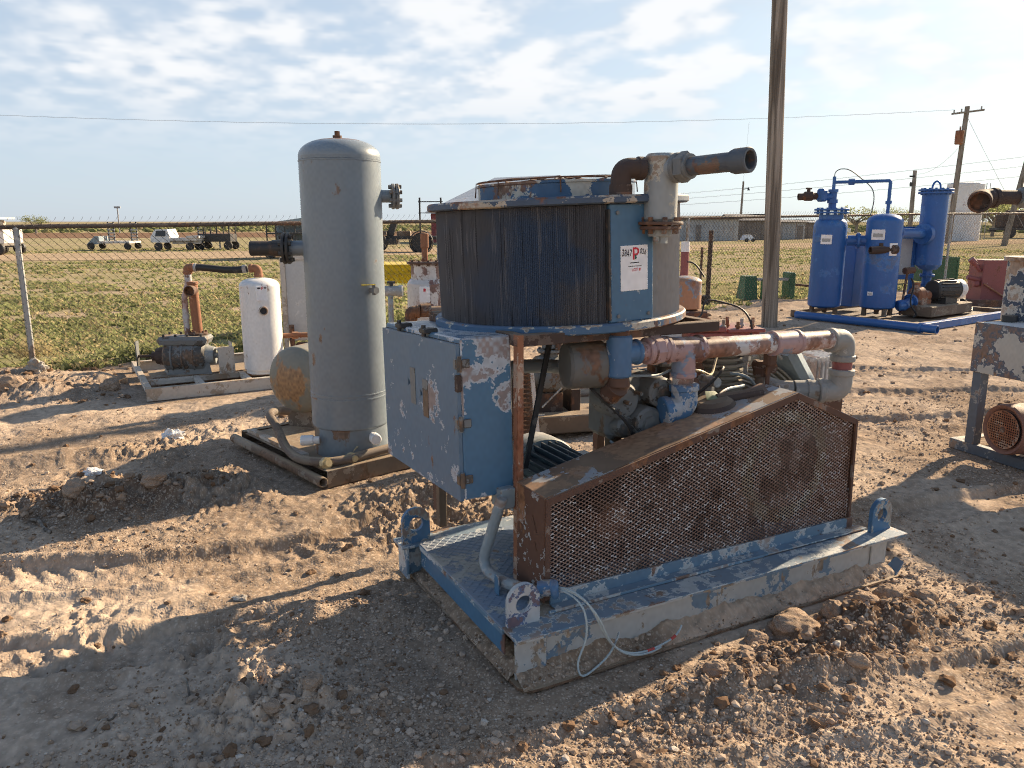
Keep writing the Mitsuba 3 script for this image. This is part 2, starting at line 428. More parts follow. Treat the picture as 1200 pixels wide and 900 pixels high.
def spline(pts, k=10):
    from scipy.interpolate import CubicSpline
    P = np.array(pts, float)
    s = np.concatenate([[0], np.cumsum(np.linalg.norm(np.diff(P, axis=0), axis=1))])
    return CubicSpline(s, P)(np.linspace(0, s[-1], k * len(P)))


def pipe(pts, r, R=0.1, n=16, k=7):
    return sweep(rounded(pts, R, k), r, n)


def elbow(c, d1, d2, R, r, n=22):
    """a cast pipe elbow with thick collars; c is the corner"""
    c, d1, d2 = np.array(c, float), unit(d1), unit(d2)
    a, b = c + d1 * R, c + d2 * R
    m = [sweep(rounded([a, c, b], R * .98, 12), r, n)]
    for e, d in ((a, d1), (b, d2)):
        m.append(cyl(e - d * .018, e + d * .016, r * 1.13, n=n, b=.005))
    return cat(m)


def flange(p, d, r, th=.018, nb=8, hole=0, hexr=.011):
    d = unit(d)
    m = [cyl(np.array(p) - d * th / 2, np.array(p) + d * th / 2, r, n=32, b=.003)]
    a = np.cross(d, [0, 0, 1] if abs(d[2]) < .9 else [1, 0, 0])
    a = unit(a)
    b = np.cross(d, a)
    for i in range(nb):
        t = 2 * np.pi * (i + .5) / nb
        q = np.array(p) + (a * math.cos(t) + b * math.sin(t)) * r * .8
        m.append(cyl(q - d * (th * .5 + .018), q + d * (th * .5 + .018), hexr, n=6))
    return cat(m)


def extr(poly, y0, y1, plane='xz'):
    m = trimesh.creation.extrude_polygon(poly, y1 - y0, engine='earcut')
    v = m.vertices.copy()
    if plane == 'xz':
        m.vertices = np.stack([v[:, 0], y0 + v[:, 2], v[:, 1]], 1)
    elif plane == 'yz':
        m.vertices = np.stack([y0 + v[:, 2], v[:, 0], v[:, 1]], 1)
    else:
        m.vertices = v + [0, 0, y0]
    trimesh.repair.fix_normals(m)
    return m


def tube_h(p0, p1, r, n=10):
    return cyl(p0, p1, r, n=n)


def channel(p0, p1, h, w, t=.008, side=1):
    """a C-channel lying along p0 -> p1 (z = its bottom), web on the outer side"""
    p0, p1 = np.array(p0, float), np.array(p1, float)
    L = np.linalg.norm(p1 - p0)
    m = cat(bx(0, L, 0, t, 0, h, .002), bx(0, L, t * side if side > 0 else -w, w if side > 0 else 0, h - t, h, .002), bx(0, L, t * side if side > 0 else -w, w if side > 0 else 0, 0, t, .002))
    return Frame(*p0, math.degrees(math.atan2(*(p1 - p0)[1::-1])))(m)


def ibeam(L, h, w, t=.010):
    return cat(bx(0, L, -w / 2, w / 2, h - t, h, .002), bx(0, L, -t / 2, t / 2, t, h - t, .002), bx(0, L, -w / 2, w / 2, 0, t, .002))


def dome_tank(r, z0, z1, dome=.12, n=48, bot=None):
    bot = dome if bot is None else bot
    pr = [(0, z0 - bot)] + [(r * math.sin(a), z0 - bot * math.cos(a)) for a in np.linspace(.12, math.pi / 2, 9)]
    pr += [(r * math.cos(a), z1 + dome * math.sin(a)) for a in np.linspace(0, math.pi / 2 - .1, 10)] + [(0, z1 + dome)]
    return pr

# ------------------------------------------------------------------ ground
YAW_MAIN = 27.5
M = Frame(.05, 2.60, 0, YAW_MAIN)                 # the big package: x along its front, y to its back
T_ = Frame(-1.25, 4.71, 0, 42)                    # the grey tank's skid
L_ = Frame(-3.52, 7.23, 0, 30)                    # the pump skid by the fence
B_ = Frame(6.58, 12.15, 0, 36)                    # the blue vessels' skid
R_ = Frame(3.38, 5.69, 0, -71)                    # the stand at the right
FENCE_A, FENCE_D = np.array([-5.5, 8.7]), unit([1, .715])
fence_off = lambda x, y: (np.stack([x, y], -1) - FENCE_A) @ np.array([-FENCE_D[1], FENCE_D[0]])   # > 0 beyond the fence


def rect_mask(fr, x, y, x0, x1, y0, y1, soft=.25):
    q = np.stack([x, y, 0 * x, 0 * x + 1], -1) @ np.linalg.inv(fr.m).T
    dx = np.maximum(np.maximum(x0 - q[..., 0], q[..., 0] - x1), 0)
    dy = np.maximum(np.maximum(y0 - q[..., 1], q[..., 1] - y1), 0)
    return sstep(0, soft, np.hypot(dx, dy))


def bump_at(x, y, cx_, cy_, rx, ry, a=0):
    c, s = math.cos(a), math.sin(a)
    u, v = ((x - cx_) * c + (y - cy_) * s) / rx, (-(x - cx_) * s + (y - cy_) * c) / ry
    return np.exp(-(u * u + v * v) * 1.6)


def rut(x, y, pts, w, depth, lug=.13):
    """a tyre track along a polyline: a pressed strip with raised sides and lug marks"""
    best, along = np.full(x.shape, 9.0), np.zeros(x.shape)
    acc = 0
    for a, b in zip(pts, pts[1:]):
        a, b = np.array(a, float), np.array(b, float)
        L = np.linalg.norm(b - a)
        u = (b - a) / L
        t = np.clip((x - a[0]) * u[0] + (y - a[1]) * u[1], 0, L)
        dx, dy = x - a[0] - t * u[0], y - a[1] - t * u[1]
        d = np.hypot(dx, dy)
        sgn = np.sign(u[0] * dy - u[1] * dx)
        m = d < np.abs(best)
        best = np.where(m, d * np.where(sgn == 0, 1, sgn), best)
        along = np.where(m, acc + t, along)
        acc += L
    d = np.abs(best) / w
    press = -depth * (1 - sstep(.75, 1.05, d)) + depth * .8 * np.exp(-((d - 1.25) / .25) ** 2)
    chev = np.sin(2 * np.pi * (along / lug + np.abs(best) / w * .8))
    return press + (1 - sstep(.7, .95, d)) * depth * .38 * sstep(-.2, .6, chev) * (.2 + 1.2 * sstep(.35, .65, meshkit.fbm(np.stack([x, y, 0 * x], -1) * 1.3, 2, 19)))


def yard_height(x, y):
    p = np.stack([x, y, 0 * x], -1)
    f = meshkit.fbm
    near = sstep(26, 6, np.hypot(x, y))
    h = .11 * (f(p * .33, 3, 1) - .5) + .085 * (f(p * 1.05, 4, 2) - .5) + (.060 * (f(p * 3.3, 4, 3) - .5)) * (.5 + .9 * f(p * .6, 2, 9))
    h += .018 * (f(p * 11, 3, 4) - .5) * near + .009 * (f(p * 34, 2, 5) - .5) * near
    # churned, cloddy patches
    c = sstep(.52, .66, f(p * .8 + 3, 3, 6)) + 1.3 * bump_at(x, y, -5.6, 7.3, 2.6, .75, .25) + 1.2 * bump_at(x, y, -2.45, 4.45, .8, .4, .3) + 1.3 * bump_at(x, y, 1.45, 2.95, .6, .22, .45) + .7 * bump_at(x, y, .85, 2.55, .5, .2, .4) + .8 * bump_at(x, y, -.8, 2.45, .4, .22)
    c = np.clip(c, 0, 1.4) * (1 - .75 * sstep(1.3, 2.2, x) * sstep(3.5, 4.3, y))
    bil = lambda q, o, sd: np.abs(2 * f(q, o, sd) - 1)
    h += c * (.055 * bil(p * 6.0, 2, 7) + .050 * bil(p * 15, 2, 8) * near + .03 * bil(p * 34, 1, 10) * near - .02)
    h += (.010 * bil(p * 9.5, 2, 14) + .010 * bil(p * 23, 2, 15)) * near * sstep(.40, .60, f(p * 1.5, 3, 61))
    # the ridge along the fence, the dark heap, the spoil at the skid's right front
    h += .22 * bump_at(x, y, -6.2, 7.6, 2.6, .55, .30) + .10 * bump_at(x, y, -4.7, 7.4, .5, .3, .2) + .13 * bump_at(x, y, -2.4, 4.5, .75, .28, .3) + .09 * bump_at(x, y, -3.4, 5.4, .6, .25, .3)
    h += .07 * bump_at(x, y, 1.62, 3.0, .40, .15, .5) + .05 * bump_at(x, y, .9, 2.5, .5, .16, .4)
    h -= .05 * bump_at(x, y, 1.15, 2.98, .22, .09, .5)
    h += .06 * bump_at(x, y, -.75, 3.12, .45, .14, .2) + .05 * bump_at(x, y, -1.5, 3.2, .4, .14, .3) + .05 * bump_at(x, y, -.75, 2.45, .35, .16, .2)
    h += rut(x, y, [(-3.6, 3.35), (-1.9, 3.55), (-1.0, 3.95), (-.5, 4.5)], .15, .034)
    h += rut(x, y, [(-3.4, 2.62), (-1.7, 2.82), (-1.0, 3.0)], .14, .026)
    h += rut(x, y, [(-.2, 2.05), (.4, 2.3), (1.2, 2.45), (3.2, 3.1)], .12, .020)
    h += rut(x, y, [(9, 6.2), (5, 5.1), (3.4, 4.6), (2.4, 4.25)], .16, .030)
    h += rut(x, y, [(9, 7.6), (5.2, 6.6), (3.2, 6.3), (1.8, 6.6)], .16, .026)
    h += rut(x, y, [(9.5, 10.2), (6, 8.9), (3.6, 8.8), (1.0, 9.6)], .18, .028)
    h += rut(x, y, [(9.5, 8.9), (5.6, 7.7), (3.4, 7.5), (1.2, 8.1)], .18, .028)
    flat = rect_mask(M, x, y, -.08, 2.12, -.10, 1.25, .16) * rect_mask(T_, x, y, -.06, 1.4, -.06, 1.5, .3) * rect_mask(L_, x, y, -.05, 1.8, -.05, 1.85, .3) * rect_mask(B_, x, y, -.3, 3.2, -.3, 2.3, .4) * rect_mask(R_, x, y, -.1, 1.5, -.1, 1.2, .3)
    base = -.008 - .020 * (1 - rect_mask(M, x, y, -.06, 2.08, -.07, 1.2, .1)) * 0
    h = base + (h - base) * (.12 + .88 * flat)
    # the yard's edge sinks under the field just beyond the fence
    e = fence_off(x, y) + .9 * (f(p * .5, 3, 12) - .5) + .5 * (f(p * 1.9, 3, 13) - .5)
    far = np.maximum(np.hypot(x, y) - 36, 0) * .01
    return h - .30 * sstep(.15, 1.6, e) - far


def polar_sheet(r, ang, height):
    R, A = np.meshgrid(r, ang, indexing='ij')
    x, y = R * np.sin(A), R * np.cos(A)
    v = np.stack([x, y, height(x, y)], -1).reshape(-1, 3)
    n, m = len(r), len(ang)
    i, j = np.meshgrid(np.arange(n - 1), np.arange(m), indexing='ij')
    a, b = i * m + j, i * m + (j + 1) % m
    f = np.concatenate([np.stack([a, a + m, b + m], -1).reshape(-1, 3), np.stack([a, b + m, b], -1).reshape(-1, 3)])
    c = np.arange(m)
    f = np.vstack([f, np.stack([np.full(m, len(v)), c, (c + 1) % m], 1)])
    v = np.vstack([v, [[0, 0, v[:m, 2].mean()]]])
    return v, f


def put_raw(k, v, f, mat, uv=None, **lab):
    facet = mat == 'stone'
    if facet:
        uv, v, f = uv[f].reshape(-1, 2), v[f].reshape(-1, 3), np.arange(len(f) * 3).reshape(-1, 3)
    scene[k] = mikit.ply((v, f), mat, smooth=True, uv=uv if uv is not None else np.tile([.5, .5], (len(v), 1)))
    labels[k] = lab


fine = np.radians(np.linspace(-42, 42, 640))
coarse = np.radians(np.linspace(42, 318, 70)[1:-1])
v, f = polar_sheet(np.concatenate([[.4], np.geomspace(1.7, 24, 580), np.geomspace(24.6, 46, 24)]), np.concatenate([fine, coarse]), yard_height)
put_raw('yard_ground', v, f, 'dirt', label='churned bare dirt of the equipment yard with tyre ruts', kind='structure')


def field_height(x, y):
    p = np.stack([x, y, 0 * x], -1)
    return -.10 + .10 * (meshkit.fbm(p * .25, 3, 41) - .5) * sstep(30, 16, np.hypot(x, y))


v, f = polar_sheet(np.concatenate([np.geomspace(2, 60, 160), np.geomspace(63, 6000, 60)]), np.concatenate([np.radians(np.linspace(-45, 45, 240)), np.radians(np.linspace(45, 315, 60)[1:-1])]), field_height)
put_raw('field', v, f, 'field_soil', label='open weedy field running out to the flat horizon', kind='structure')


def strip(k, pts, w, z, mat, **lab):
    P = np.array(pts, float)
    s = np.linspace(0, len(P) - 1, 60)
    c = np.stack([np.interp(s, np.arange(len(P)), P[:, q]) for q in (0, 1)], 1)
    t = np.gradient(c, axis=0)
    t /= np.linalg.norm(t, axis=1, keepdims=True)
    nrm = np.stack([-t[:, 1], t[:, 0]], 1)
    wob = 1 + .12 * (meshkit.fbm(np.stack([c[:, 0] * .3, c[:, 1] * .3, 0 * c[:, 0]], 1), 3, 51)[:, None] - .5)
    L, Rr = c + nrm * w / 2 * wob, c - nrm * w / 2 * wob
    v = np.vstack([np.c_[L, np.full(60, z)], np.c_[Rr, np.full(60, z)]])
    i = np.arange(59)
    put_raw(k, v, np.vstack([np.stack([i, i + 1, i + 61], 1), np.stack([i, i + 61, i + 60], 1)]), mat, **lab)


strip('road', [(-160, 16), (-60, 34), (-20, 42), (15, 57), (60, 80), (160, 128)], 9.5, -.085, 'road_gravel', label='pale gravel road crossing beyond the field', kind='structure')
strip('ploughed_field', [(-420, 60), (-120, 98), (-20, 118), (10, 140)], 46, -.085, 'ploughed_soil', label='brown ploughed strip far beyond the road at left', kind='structure')

# stones, clods, weeds
def blobs(pos, size, squash, sub, seed, jit=.28):
    """one mesh of many stones, each an uneven ball of its own"""
    r = np.random.default_rng(seed)
    b = trimesh.creation.icosphere(subdivisions=sub) if sub >= 0 else trimesh.Trimesh([(1, 0, 0), (-1, 0, 0), (0, 1, 0), (0, -1, 0), (0, 0, 1), (0, 0, -1)], [(0, 2, 4), (2, 1, 4), (1, 3, 4), (3, 0, 4), (2, 0, 5), (1, 2, 5), (3, 1, 5), (0, 3, 5)], process=False)
    N, K = len(pos), len(b.vertices)
    v = b.vertices[None] * (1 + jit * (r.random((N, K, 1)) - .5) * 2)
    v = v * (size[:, None] * np.stack([.7 + .6 * r.random(N), .7 + .6 * r.random(N), squash * (.7 + .6 * r.random(N))], 1))[:, None]
    a = r.random(N) * 6.283
    c, s = np.cos(a)[:, None], np.sin(a)[:, None]
    v = np.stack([v[..., 0] * c - v[..., 1] * s, v[..., 0] * s + v[..., 1] * c, v[..., 2]], -1) + pos[:, None]
    f = (b.faces[None] + (np.arange(N) * K)[:, None, None]).reshape(-1, 3)
    uv = np.repeat(np.stack([r.random(N), r.random(N)], 1), K, 0)
    return v.reshape(-1, 3), f, uv


def scatter(N, r0, r1, seed, half=40, power=1.0, patch=None):
    r = np.random.default_rng(seed)
    rad = r0 * (r1 / r0) ** r.random(N) if power == 1.0 else r0 + (r1 - r0) * r.random(N) ** power
    a = np.radians((r.random(N) * 2 - 1) * half)
    x, y = rad * np.sin(a), rad * np.cos(a)
    if patch is not None:
        keep = r.random(N) < patch(x, y)
        x, y = x[keep], y[keep]
    return x, y


def stone_patch(x, y):
    p = np.stack([x, y, 0 * x], -1)
    k = sstep(.40, .62, meshkit.fbm(p * 1.5, 3, 61)) * .26 + .015 + .45 * ( bump_at(x, y, -.6, 3.0, .7, .35, .3) + bump_at(x, y, -.6, 2.45, .6, .3) + bump_at(x, y, .7, 2.4, .8, .3, .4))
    return np.clip(k, 0, 1) * rect_mask(M, x, y, -.04, 2.03, -.05, 1.2, .02) * (fence_off(x, y) < .2)


x, y = scatter(200000, 1.85, 9, 75, patch=stone_patch)
r = np.random.default_rng(76)
size = .0022 + .0040 * r.random(len(x)) ** 2 + .0007 * np.hypot(x, y) * r.random(len(x))
gv, gf, guv = blobs(np.stack([x, y, yard_height(x, y) + size * .25], 1), size, .8, -1, 77, .30)
put_raw('fine_gravel', gv, gf, 'stone', guv, label='fine grit and crumbs scattered over the bare earth', category='grit', kind='stuff')
x, y = scatter(52000, 1.85, 15, 71, patch=stone_patch)
r = np.random.default_rng(72)
size = .0035 + .012 * r.random(len(x)) ** 3.2 + .0006 * np.hypot(x, y) * r.random(len(x))
v, f, uv = blobs(np.stack([x, y, yard_height(x, y) + size * .25], 1), size, .75, 0, 73)
put_raw('gravel', v, f, 'stone', uv, label='loose pebbles and crumbs of dry earth', category='gravel', kind='stuff')


def clod_patch(x, y):
    k = bump_at(x, y, -5.6, 7.2, 2.7, .7, .25) + 1.1 * bump_at(x, y, -2.45, 4.45, .8, .36, .3) + 1.1 * bump_at(x, y, 1.5, 2.97, .7, .22, .45) + .4 * bump_at(x, y, .8, 2.5, .6, .22, .4) + .6 * bump_at(x, y, -.75, 2.45, .40, .2) + .03 + .35 * (fence_off(x, y) > -1.5)
    return np.clip(k, 0, 1) * rect_mask(M, x, y, -.1, 2.08, -.09, 1.2, .03) * (fence_off(x, y) < .3) * rect_mask(T_, x, y, -.1, 1.4, -.1, 1.4, .05) * rect_mask(L_, x, y, -.1, 1.7, -.1, 1.8, .05)


x, y = scatter(17000, 1.85, 16, 81, patch=clod_patch)
r = np.random.default_rng(82)
size = .006 + .020 * r.random(len(x)) ** 3.2 + .0022 * np.hypot(x, y) * r.random(len(x)) ** 2
v, f, uv = blobs(np.stack([x, y, yard_height(x, y) + size * .2], 1), size, .7, 1, 83, .36)
uv[:, 0] = uv[:, 0] * .5 * (.2 + uv[:, 1])
put_raw('dirt_crumbs', v, f, 'stone', uv, label='clumps of dark broken soil lying in drifts', category='soil clumps', kind='stuff')

BIG = [(1.22, 3.0, .10, .05), (1.42, 3.10, .06, .05), (1.58, 3.18, .07, .05), (1.02, 2.92, .05, .03), (1.74, 3.27, .06, .045), (.78, 2.66, .045, .03), (1.86, 3.2, .06, .04), (1.30, 2.62, .035, .025),
       (-2.2, 4.5, .07, .045), (-2.6, 4.35, .07, .05), (-4.9, 7.35, .12, .10), (-4.1, 7.7, .10, .07), (-6.0, 7.2, .14, .09), (-.72, 2.50, .035, .03), (-.84, 2.40, .035, .022)]
CLOD = ['biggest earth clod below the right half of the steel skid', 'earth clod just right of the biggest one below the skid', 'third earth clod in the row below the right skid end', 'small earth clod close under the middle of the skid edge', 'dark earth clod nearest the right end of the skid edge',
        'small earth clod below the middle of the skid, in the sun', 'rightmost earth clod beyond the right skid end', 'low earth clod at the bottom right, left of the spoil', 'dark clod on top of the soil heap at left', 'dark clod at the left foot of the soil heap', 'earth clod on the ridge near the pump skid corner',
        'earth clod on the ridge behind the pump skid frame', 'largest earth clod on the ridge below the fence post', 'small stone like clod in the shadow at bottom left', 'second small clod in the shadow at bottom left']
for i, (x, y, s, hz) in enumerate(BIG):
    m = trimesh.creation.icosphere(subdivisions=4)
    n = meshkit.fbm(m.vertices * 1.3 + i * 7, 4, 90 + i)[:, None]
    n2 = np.abs(meshkit.fbm(m.vertices * 3.1 + i * 5, 3, 190 + i)[:, None] - .5)
    m.vertices = m.vertices * (.55 + .75 * n - .35 * n2) * [s * 1.25, s, hz * 1.3]
    m.apply_transform(trimesh.transformations.rotation_matrix(i * 1.3, [0, 0, 1]))
    m.apply_translation([x, y, float(yard_height(np.array([x]), np.array([y]))[0]) + hz * .2])
    scene[k := key('dirt_clod')] = mikit.ply(m, 'stone', smooth=40, uv=None)
    labels[k] = {'label': CLOD[i], 'category': 'clod', 'group': 'large clods of earth on the ground'}

# ------------------------------------------------------------------ the big air compressor package
A = thing('air_compressor', 'large blue and rusty compressor package with round cooler, mesh belt guard and steel skid', 'air compressor')
P = lambda name, mesh, lk, **kw: put(name, mesh, lk, kw.pop('fr', M), A, **kw)

# skid
fb = P('front_beam', cat(bx(-.045, 2.135, -.02, .10, .178, .190), bx(-.02, 2.03, .028, .040, .012, .178), bx(-.035, .10, .012, .026, .014, .177, .004), bx(1.93, 2.04, .016, .027, .014, .177, .004)), 'beam_grey')
put('top_flange', bx(-.047, 2.137, -.022, .10, .1905, .196, .002), 'beam_blue', M, fb)
P('back_beam', cat(bx(-.13, 2.03, .99, 1.12, .170, .184), bx(-.10, 2.0, 1.045, 1.057, .012, .170), bx(-.105, -.09, 1.0, 1.12, .012, .169)), 'beam_blue')
lip = Polygon([(-.045, -.025), (-.01, -.062), (.05, -.066), (1.0, -.058), (2.03, -.066), (2.075, -.03), (2.07, .02), (2.05, 1.17), (-.07, 1.17), (-.06, .5)])
P('bottom_plate', extr(lip, .000, .010, 'xy'), 'brown_beam')
P('bent_tab', hull([(2.03, -.055, .012), (2.11, -.035, .055), (2.12, .02, .06), (2.04, .02, .012), (2.035, -.055, .006), (2.115, -.035, .049)]), 'blue')
lug = [bx(-.016, .016, -.0035, .0035, 0, .0028, .0012)]
lugs = []
for i in range(34):
    for j in range(38):
        q = lug[0].copy()
        q.apply_transform(trimesh.transformations.rotation_matrix(math.pi / 4 * (1 if (i + j) % 2 else -1), [0, 0, 1]))
        q.apply_translation([-.02 + .024 * i, .115 + .0235 * j, .1895])
        if q.vertices[:, 0].max() < .42 or j < 3:
            lugs.append(q)
P('deck_plate', cat(bx(-.045, 2.0, .102, .988, .182, .190, .002), lugs), 'deck')
P('skirt', bx(-.038, -.030, .103, .985, .075, .181, .002), 'blue')
P('deck_edge_angle', bx(-.046, -.03, .103, .985, .160, .1815, .002), 'beam_blue')


def padeye(x0, x1, y, z0, h, t=.022, hr=.035):
    w = (x1 - x0) / 2
    c = ((x0 + x1) / 2, z0 + h - w)
    pl = sbox(x0, z0, x1, c[1]).union(Point(c).buffer(w, 24)).difference(Point(c[0], c[1] - .012).buffer(hr, 20))
    return extr(pl, y, y + t)


P('lifting_eye', padeye(-.032, .105, .078, .196, .165), 'padeye', label='chipped pale lifting eye at the near corner of the skid')
P('lifting_eye', padeye(1.975, 2.115, .062, .196, .165), 'padeye_blue', label='blue lifting eye at the right end of the front beam')
P('lifting_eye', padeye(-.115, .025, 1.02, .184, .175), 'padeye_blue', label='blue lifting eye at the far left corner of the skid')
P('lifting_eye', padeye(1.89, 2.02, 1.02, .184, .165), 'padeye_blue')
# soil packed on the bottom plate, along the beam and under the left edge
def drift(path, w, hgt, seed):
    P_ = np.array(path, float)
    s = np.linspace(0, len(P_) - 1, 260)
    c = np.stack([np.interp(s, np.arange(len(P_)), P_[:, q]) for q in (0, 1)], 1)
    t = np.gradient(c, axis=0)
    t /= np.linalg.norm(t, axis=1, keepdims=True)
    n = np.stack([-t[:, 1], t[:, 0]], 1)
    u = np.linspace(-1, 1, 15)
    X = c[:, None] + n[:, None] * (u[None, :, None] * w)
    z = .0102 + hgt * (.5 + .5 * u[None])
    q = np.concatenate([X, 0 * X[..., :1]], -1)
    z = z * (.35 + 1.3 * meshkit.fbm(q * 9, 3, seed)) + .020 * (meshkit.fbm(q * 38, 3, seed + 1) - .4)
    z[:, 0] = .006
    v = np.concatenate([X, z[..., None]], -1).reshape(-1, 3)
    i, j = np.meshgrid(np.arange(259), np.arange(14), indexing='ij')
    a = i * 15 + j
    return trimesh.Trimesh(v, np.concatenate([np.stack([a, a + 1, a + 16], -1).reshape(-1, 3), np.stack([a, a + 16, a + 15], -1).reshape(-1, 3)]), process=False)


put('packed_soil', cat(drift([(-.035, -.012), (1.0, -.012), (2.04, -.012)], .042, .048, 301), drift([(-.012, 1.1), (-.010, .5), (-.005, .04)], .050, .05, 311)), None, M, A, smooth=True, mat='dirt', kind='stuff')

r = np.random.default_rng(331)
n_ = 900
t_ = r.random(n_)
side = r.random(n_) < .62
lx = np.where(side, -.03 + 2.06 * t_, -.058 + .085 * r.random(n_))
ly = np.where(side, -.055 + .075 * r.random(n_), .05 + 1.0 * t_)
gs = .003 + .007 * r.random(n_) ** 3
w_pos = np.array([M.p((a, b, .012 + .030 * np.clip(c, 0, 1))) for a, b, c in zip(lx, ly, np.where(side, (ly + .055) / .075, (lx + .058) / .085))])
gv, gf, guv = blobs(w_pos, gs, .8, 0, 332, .3)
put_raw(A + '__soil_grit', gv, gf, 'stone', guv, kind='stuff')

# belt guard
GP = [(.18, .218), (1.94, .218), (1.93, .757), (1.51, .933), (.18, .645)]
G_ = P('belt_guard', cat(extr(Polygon([(.18, .648), (1.51, .936), (1.93, .760), (1.93, .754), (1.51, .930), (.18, .642)]), .172, .40)), 'rust_top', smooth=20, label='rusty sloping belt guard with a mesh front')
plate = Polygon([(.172, .205), (.40, .205), (.40, .644), (.172, .644)]).difference(Polygon([(.262, .545), (.272, .548), (.236, .480), (.228, .484)])).difference(Polygon([(.242, .44), (.25, .436), (.236, .405), (.23, .41)]))
put('end_plate', extr(plate, .176, .182, 'yz'), 'rust_plate', M, G_, label='rusty end plate with torn slots')
put('end_plate', bx(1.931, 1.938, .172, .404, .186, .757, .002), 'rust_plate', M, G_)
put('shade_plate', extr(Polygon([(.184, .186), (1.930, .186), (1.928, .750), (1.51, .926), (.184, .638)]), .396, .402), 'ink_and_shade', M, G_)  # black sheet added to paint the shade inside the guard
outer, inner = Polygon(GP), None
fr_ = []
for a, b, w in ((GP[0], GP[4], .020), (GP[4], GP[3], .030), (GP[3], GP[2], .026), (GP[2], GP[1], .014)):
    L_s = LineString([a, b]).buffer(w, cap_style=2).intersection(outer)
    fr_.append(extr(L_s, .165 - .0015 * len(fr_), .1715))
put('mesh_frame', cat(fr_), 'rust', M, G_)
put('lower_rail', cat(bx(.20, 1.955, .158, .1695, .196, .252, .002), bx(.20, 2.0, .105, .158, .196, .203, .002)), 'beam_blue', M, G_)
put('lower_rail', bx(.16, 1.3, .098, .107, .197, .209, .002), 'beam_blue', M, G_)
# expanded metal: strands of a diamond lattice
PX, PZ = .0290, .0170
segs = []
inner = outer.buffer(-.012)
from shapely import contains_xy
ii, jj = np.meshgrid(np.arange(0, 78), np.arange(0, 110), indexing='ij')
X0 = .185 + PX * (ii + .5 * (jj % 2))
Z0 = .222 + PZ / 2 * jj
for sx in (1, -1):
    a = np.stack([X0, Z0], -1).reshape(-1, 2)
    b = a + [sx * PX / 2, PZ / 2]
    ok = contains_xy(inner, a[:, 0], a[:, 1]) & contains_xy(inner, b[:, 0], b[:, 1])
    segs.append((a[ok], b[ok]))
vs, fs, o = [], [], 0
for a, b in segs:
    d = b - a
    d = d / np.linalg.norm(d, axis=1, keepdims=True)
    n = np.stack([-d[:, 1], d[:, 0]], 1) * .0018
    wob = .004 * (meshkit.fbm(np.c_[a * 5, 0 * a[:, 0]], 3, 321) - .5)
    y0, y1 = .1725 + wob, .1750 + wob
    e = d * .0012
    cs = [np.c_[(a - e + s * n)[:, 0], y, (a - e + s * n)[:, 1]] for s, y in ((1, y0 - .001), (-1, y0), (-1, y1), (1, y1 - .001))] + [np.c_[(b + e + s * n)[:, 0], y, (b + e + s * n)[:, 1]] for s, y in ((1, y0 + .001), (-1, y0), (-1, y1), (1, y1 + .001))]
    N = len(a)
    vs.append(np.stack(cs, 1).reshape(-1, 3))
    q = np.array([[0, 1, 5], [0, 5, 4], [1, 2, 6], [1, 6, 5], [2, 3, 7], [2, 7, 6], [3, 0, 4], [3, 4, 7]])
    fs.append((q[None] + (np.arange(N) * 8)[:, None, None] + o).reshape(-1, 3))
    o += 8 * N
mv, mf_ = np.vstack(vs), np.vstack(fs)
mc = mv[mf_].mean(1)
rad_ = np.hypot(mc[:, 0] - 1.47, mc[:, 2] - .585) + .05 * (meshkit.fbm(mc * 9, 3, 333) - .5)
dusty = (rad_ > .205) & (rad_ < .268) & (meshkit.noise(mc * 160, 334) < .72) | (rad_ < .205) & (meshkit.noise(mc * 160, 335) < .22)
put('mesh_panel', trimesh.Trimesh(mv, mf_[~dusty], process=False), 'rust_mesh', M, G_, smooth=False, label='rusty expanded metal mesh')
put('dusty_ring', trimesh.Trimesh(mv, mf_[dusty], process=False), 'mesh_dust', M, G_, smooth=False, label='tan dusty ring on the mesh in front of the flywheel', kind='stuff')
# flywheel, pulley and belts behind the mesh
fw = Frame(1.47, .285, .585)
P('flywheel', M_ := trimesh.util.concatenate([fw(lathe([(.225, -.045), (.262, -.045), (.262, .045), (.225, .045), (.225, -.045)], (0, 0, 0), (0, 1, 0), 48)), fw(cyl((0, -.06, 0), (0, .06, 0), .05))] + [fw(hull([(math.cos(t) * .04 - math.sin(t) * s * .02, y, math.sin(t) * .04 + math.cos(t) * s * .02) for s in (1, -1) for y in (-.015, .015)] + [(math.cos(t) * .235 - math.sin(t) * s * .014, y, math.sin(t) * .235 + math.cos(t) * s * .014) for s in (1, -1) for y in (-.012, .012)])) for t in np.arange(6) * math.pi / 3]), 'dark_iron')
P('motor_pulley', cyl((.55, .235, .46), (.55, .335, .46), .085, n=36, b=.006), 'rust')
for k, yy in enumerate((.258, .285, .312)):
    put('drive_belt', sweep([(1.47, yy, .851), (1.0, yy, .70), (.55, yy, .549)], .008, 6), 'rubber', M, A)
    put('drive_belt', sweep([(1.47, yy, .319), (1.0, yy, .345), (.55, yy, .371)], .008, 6), 'rubber', M, A)

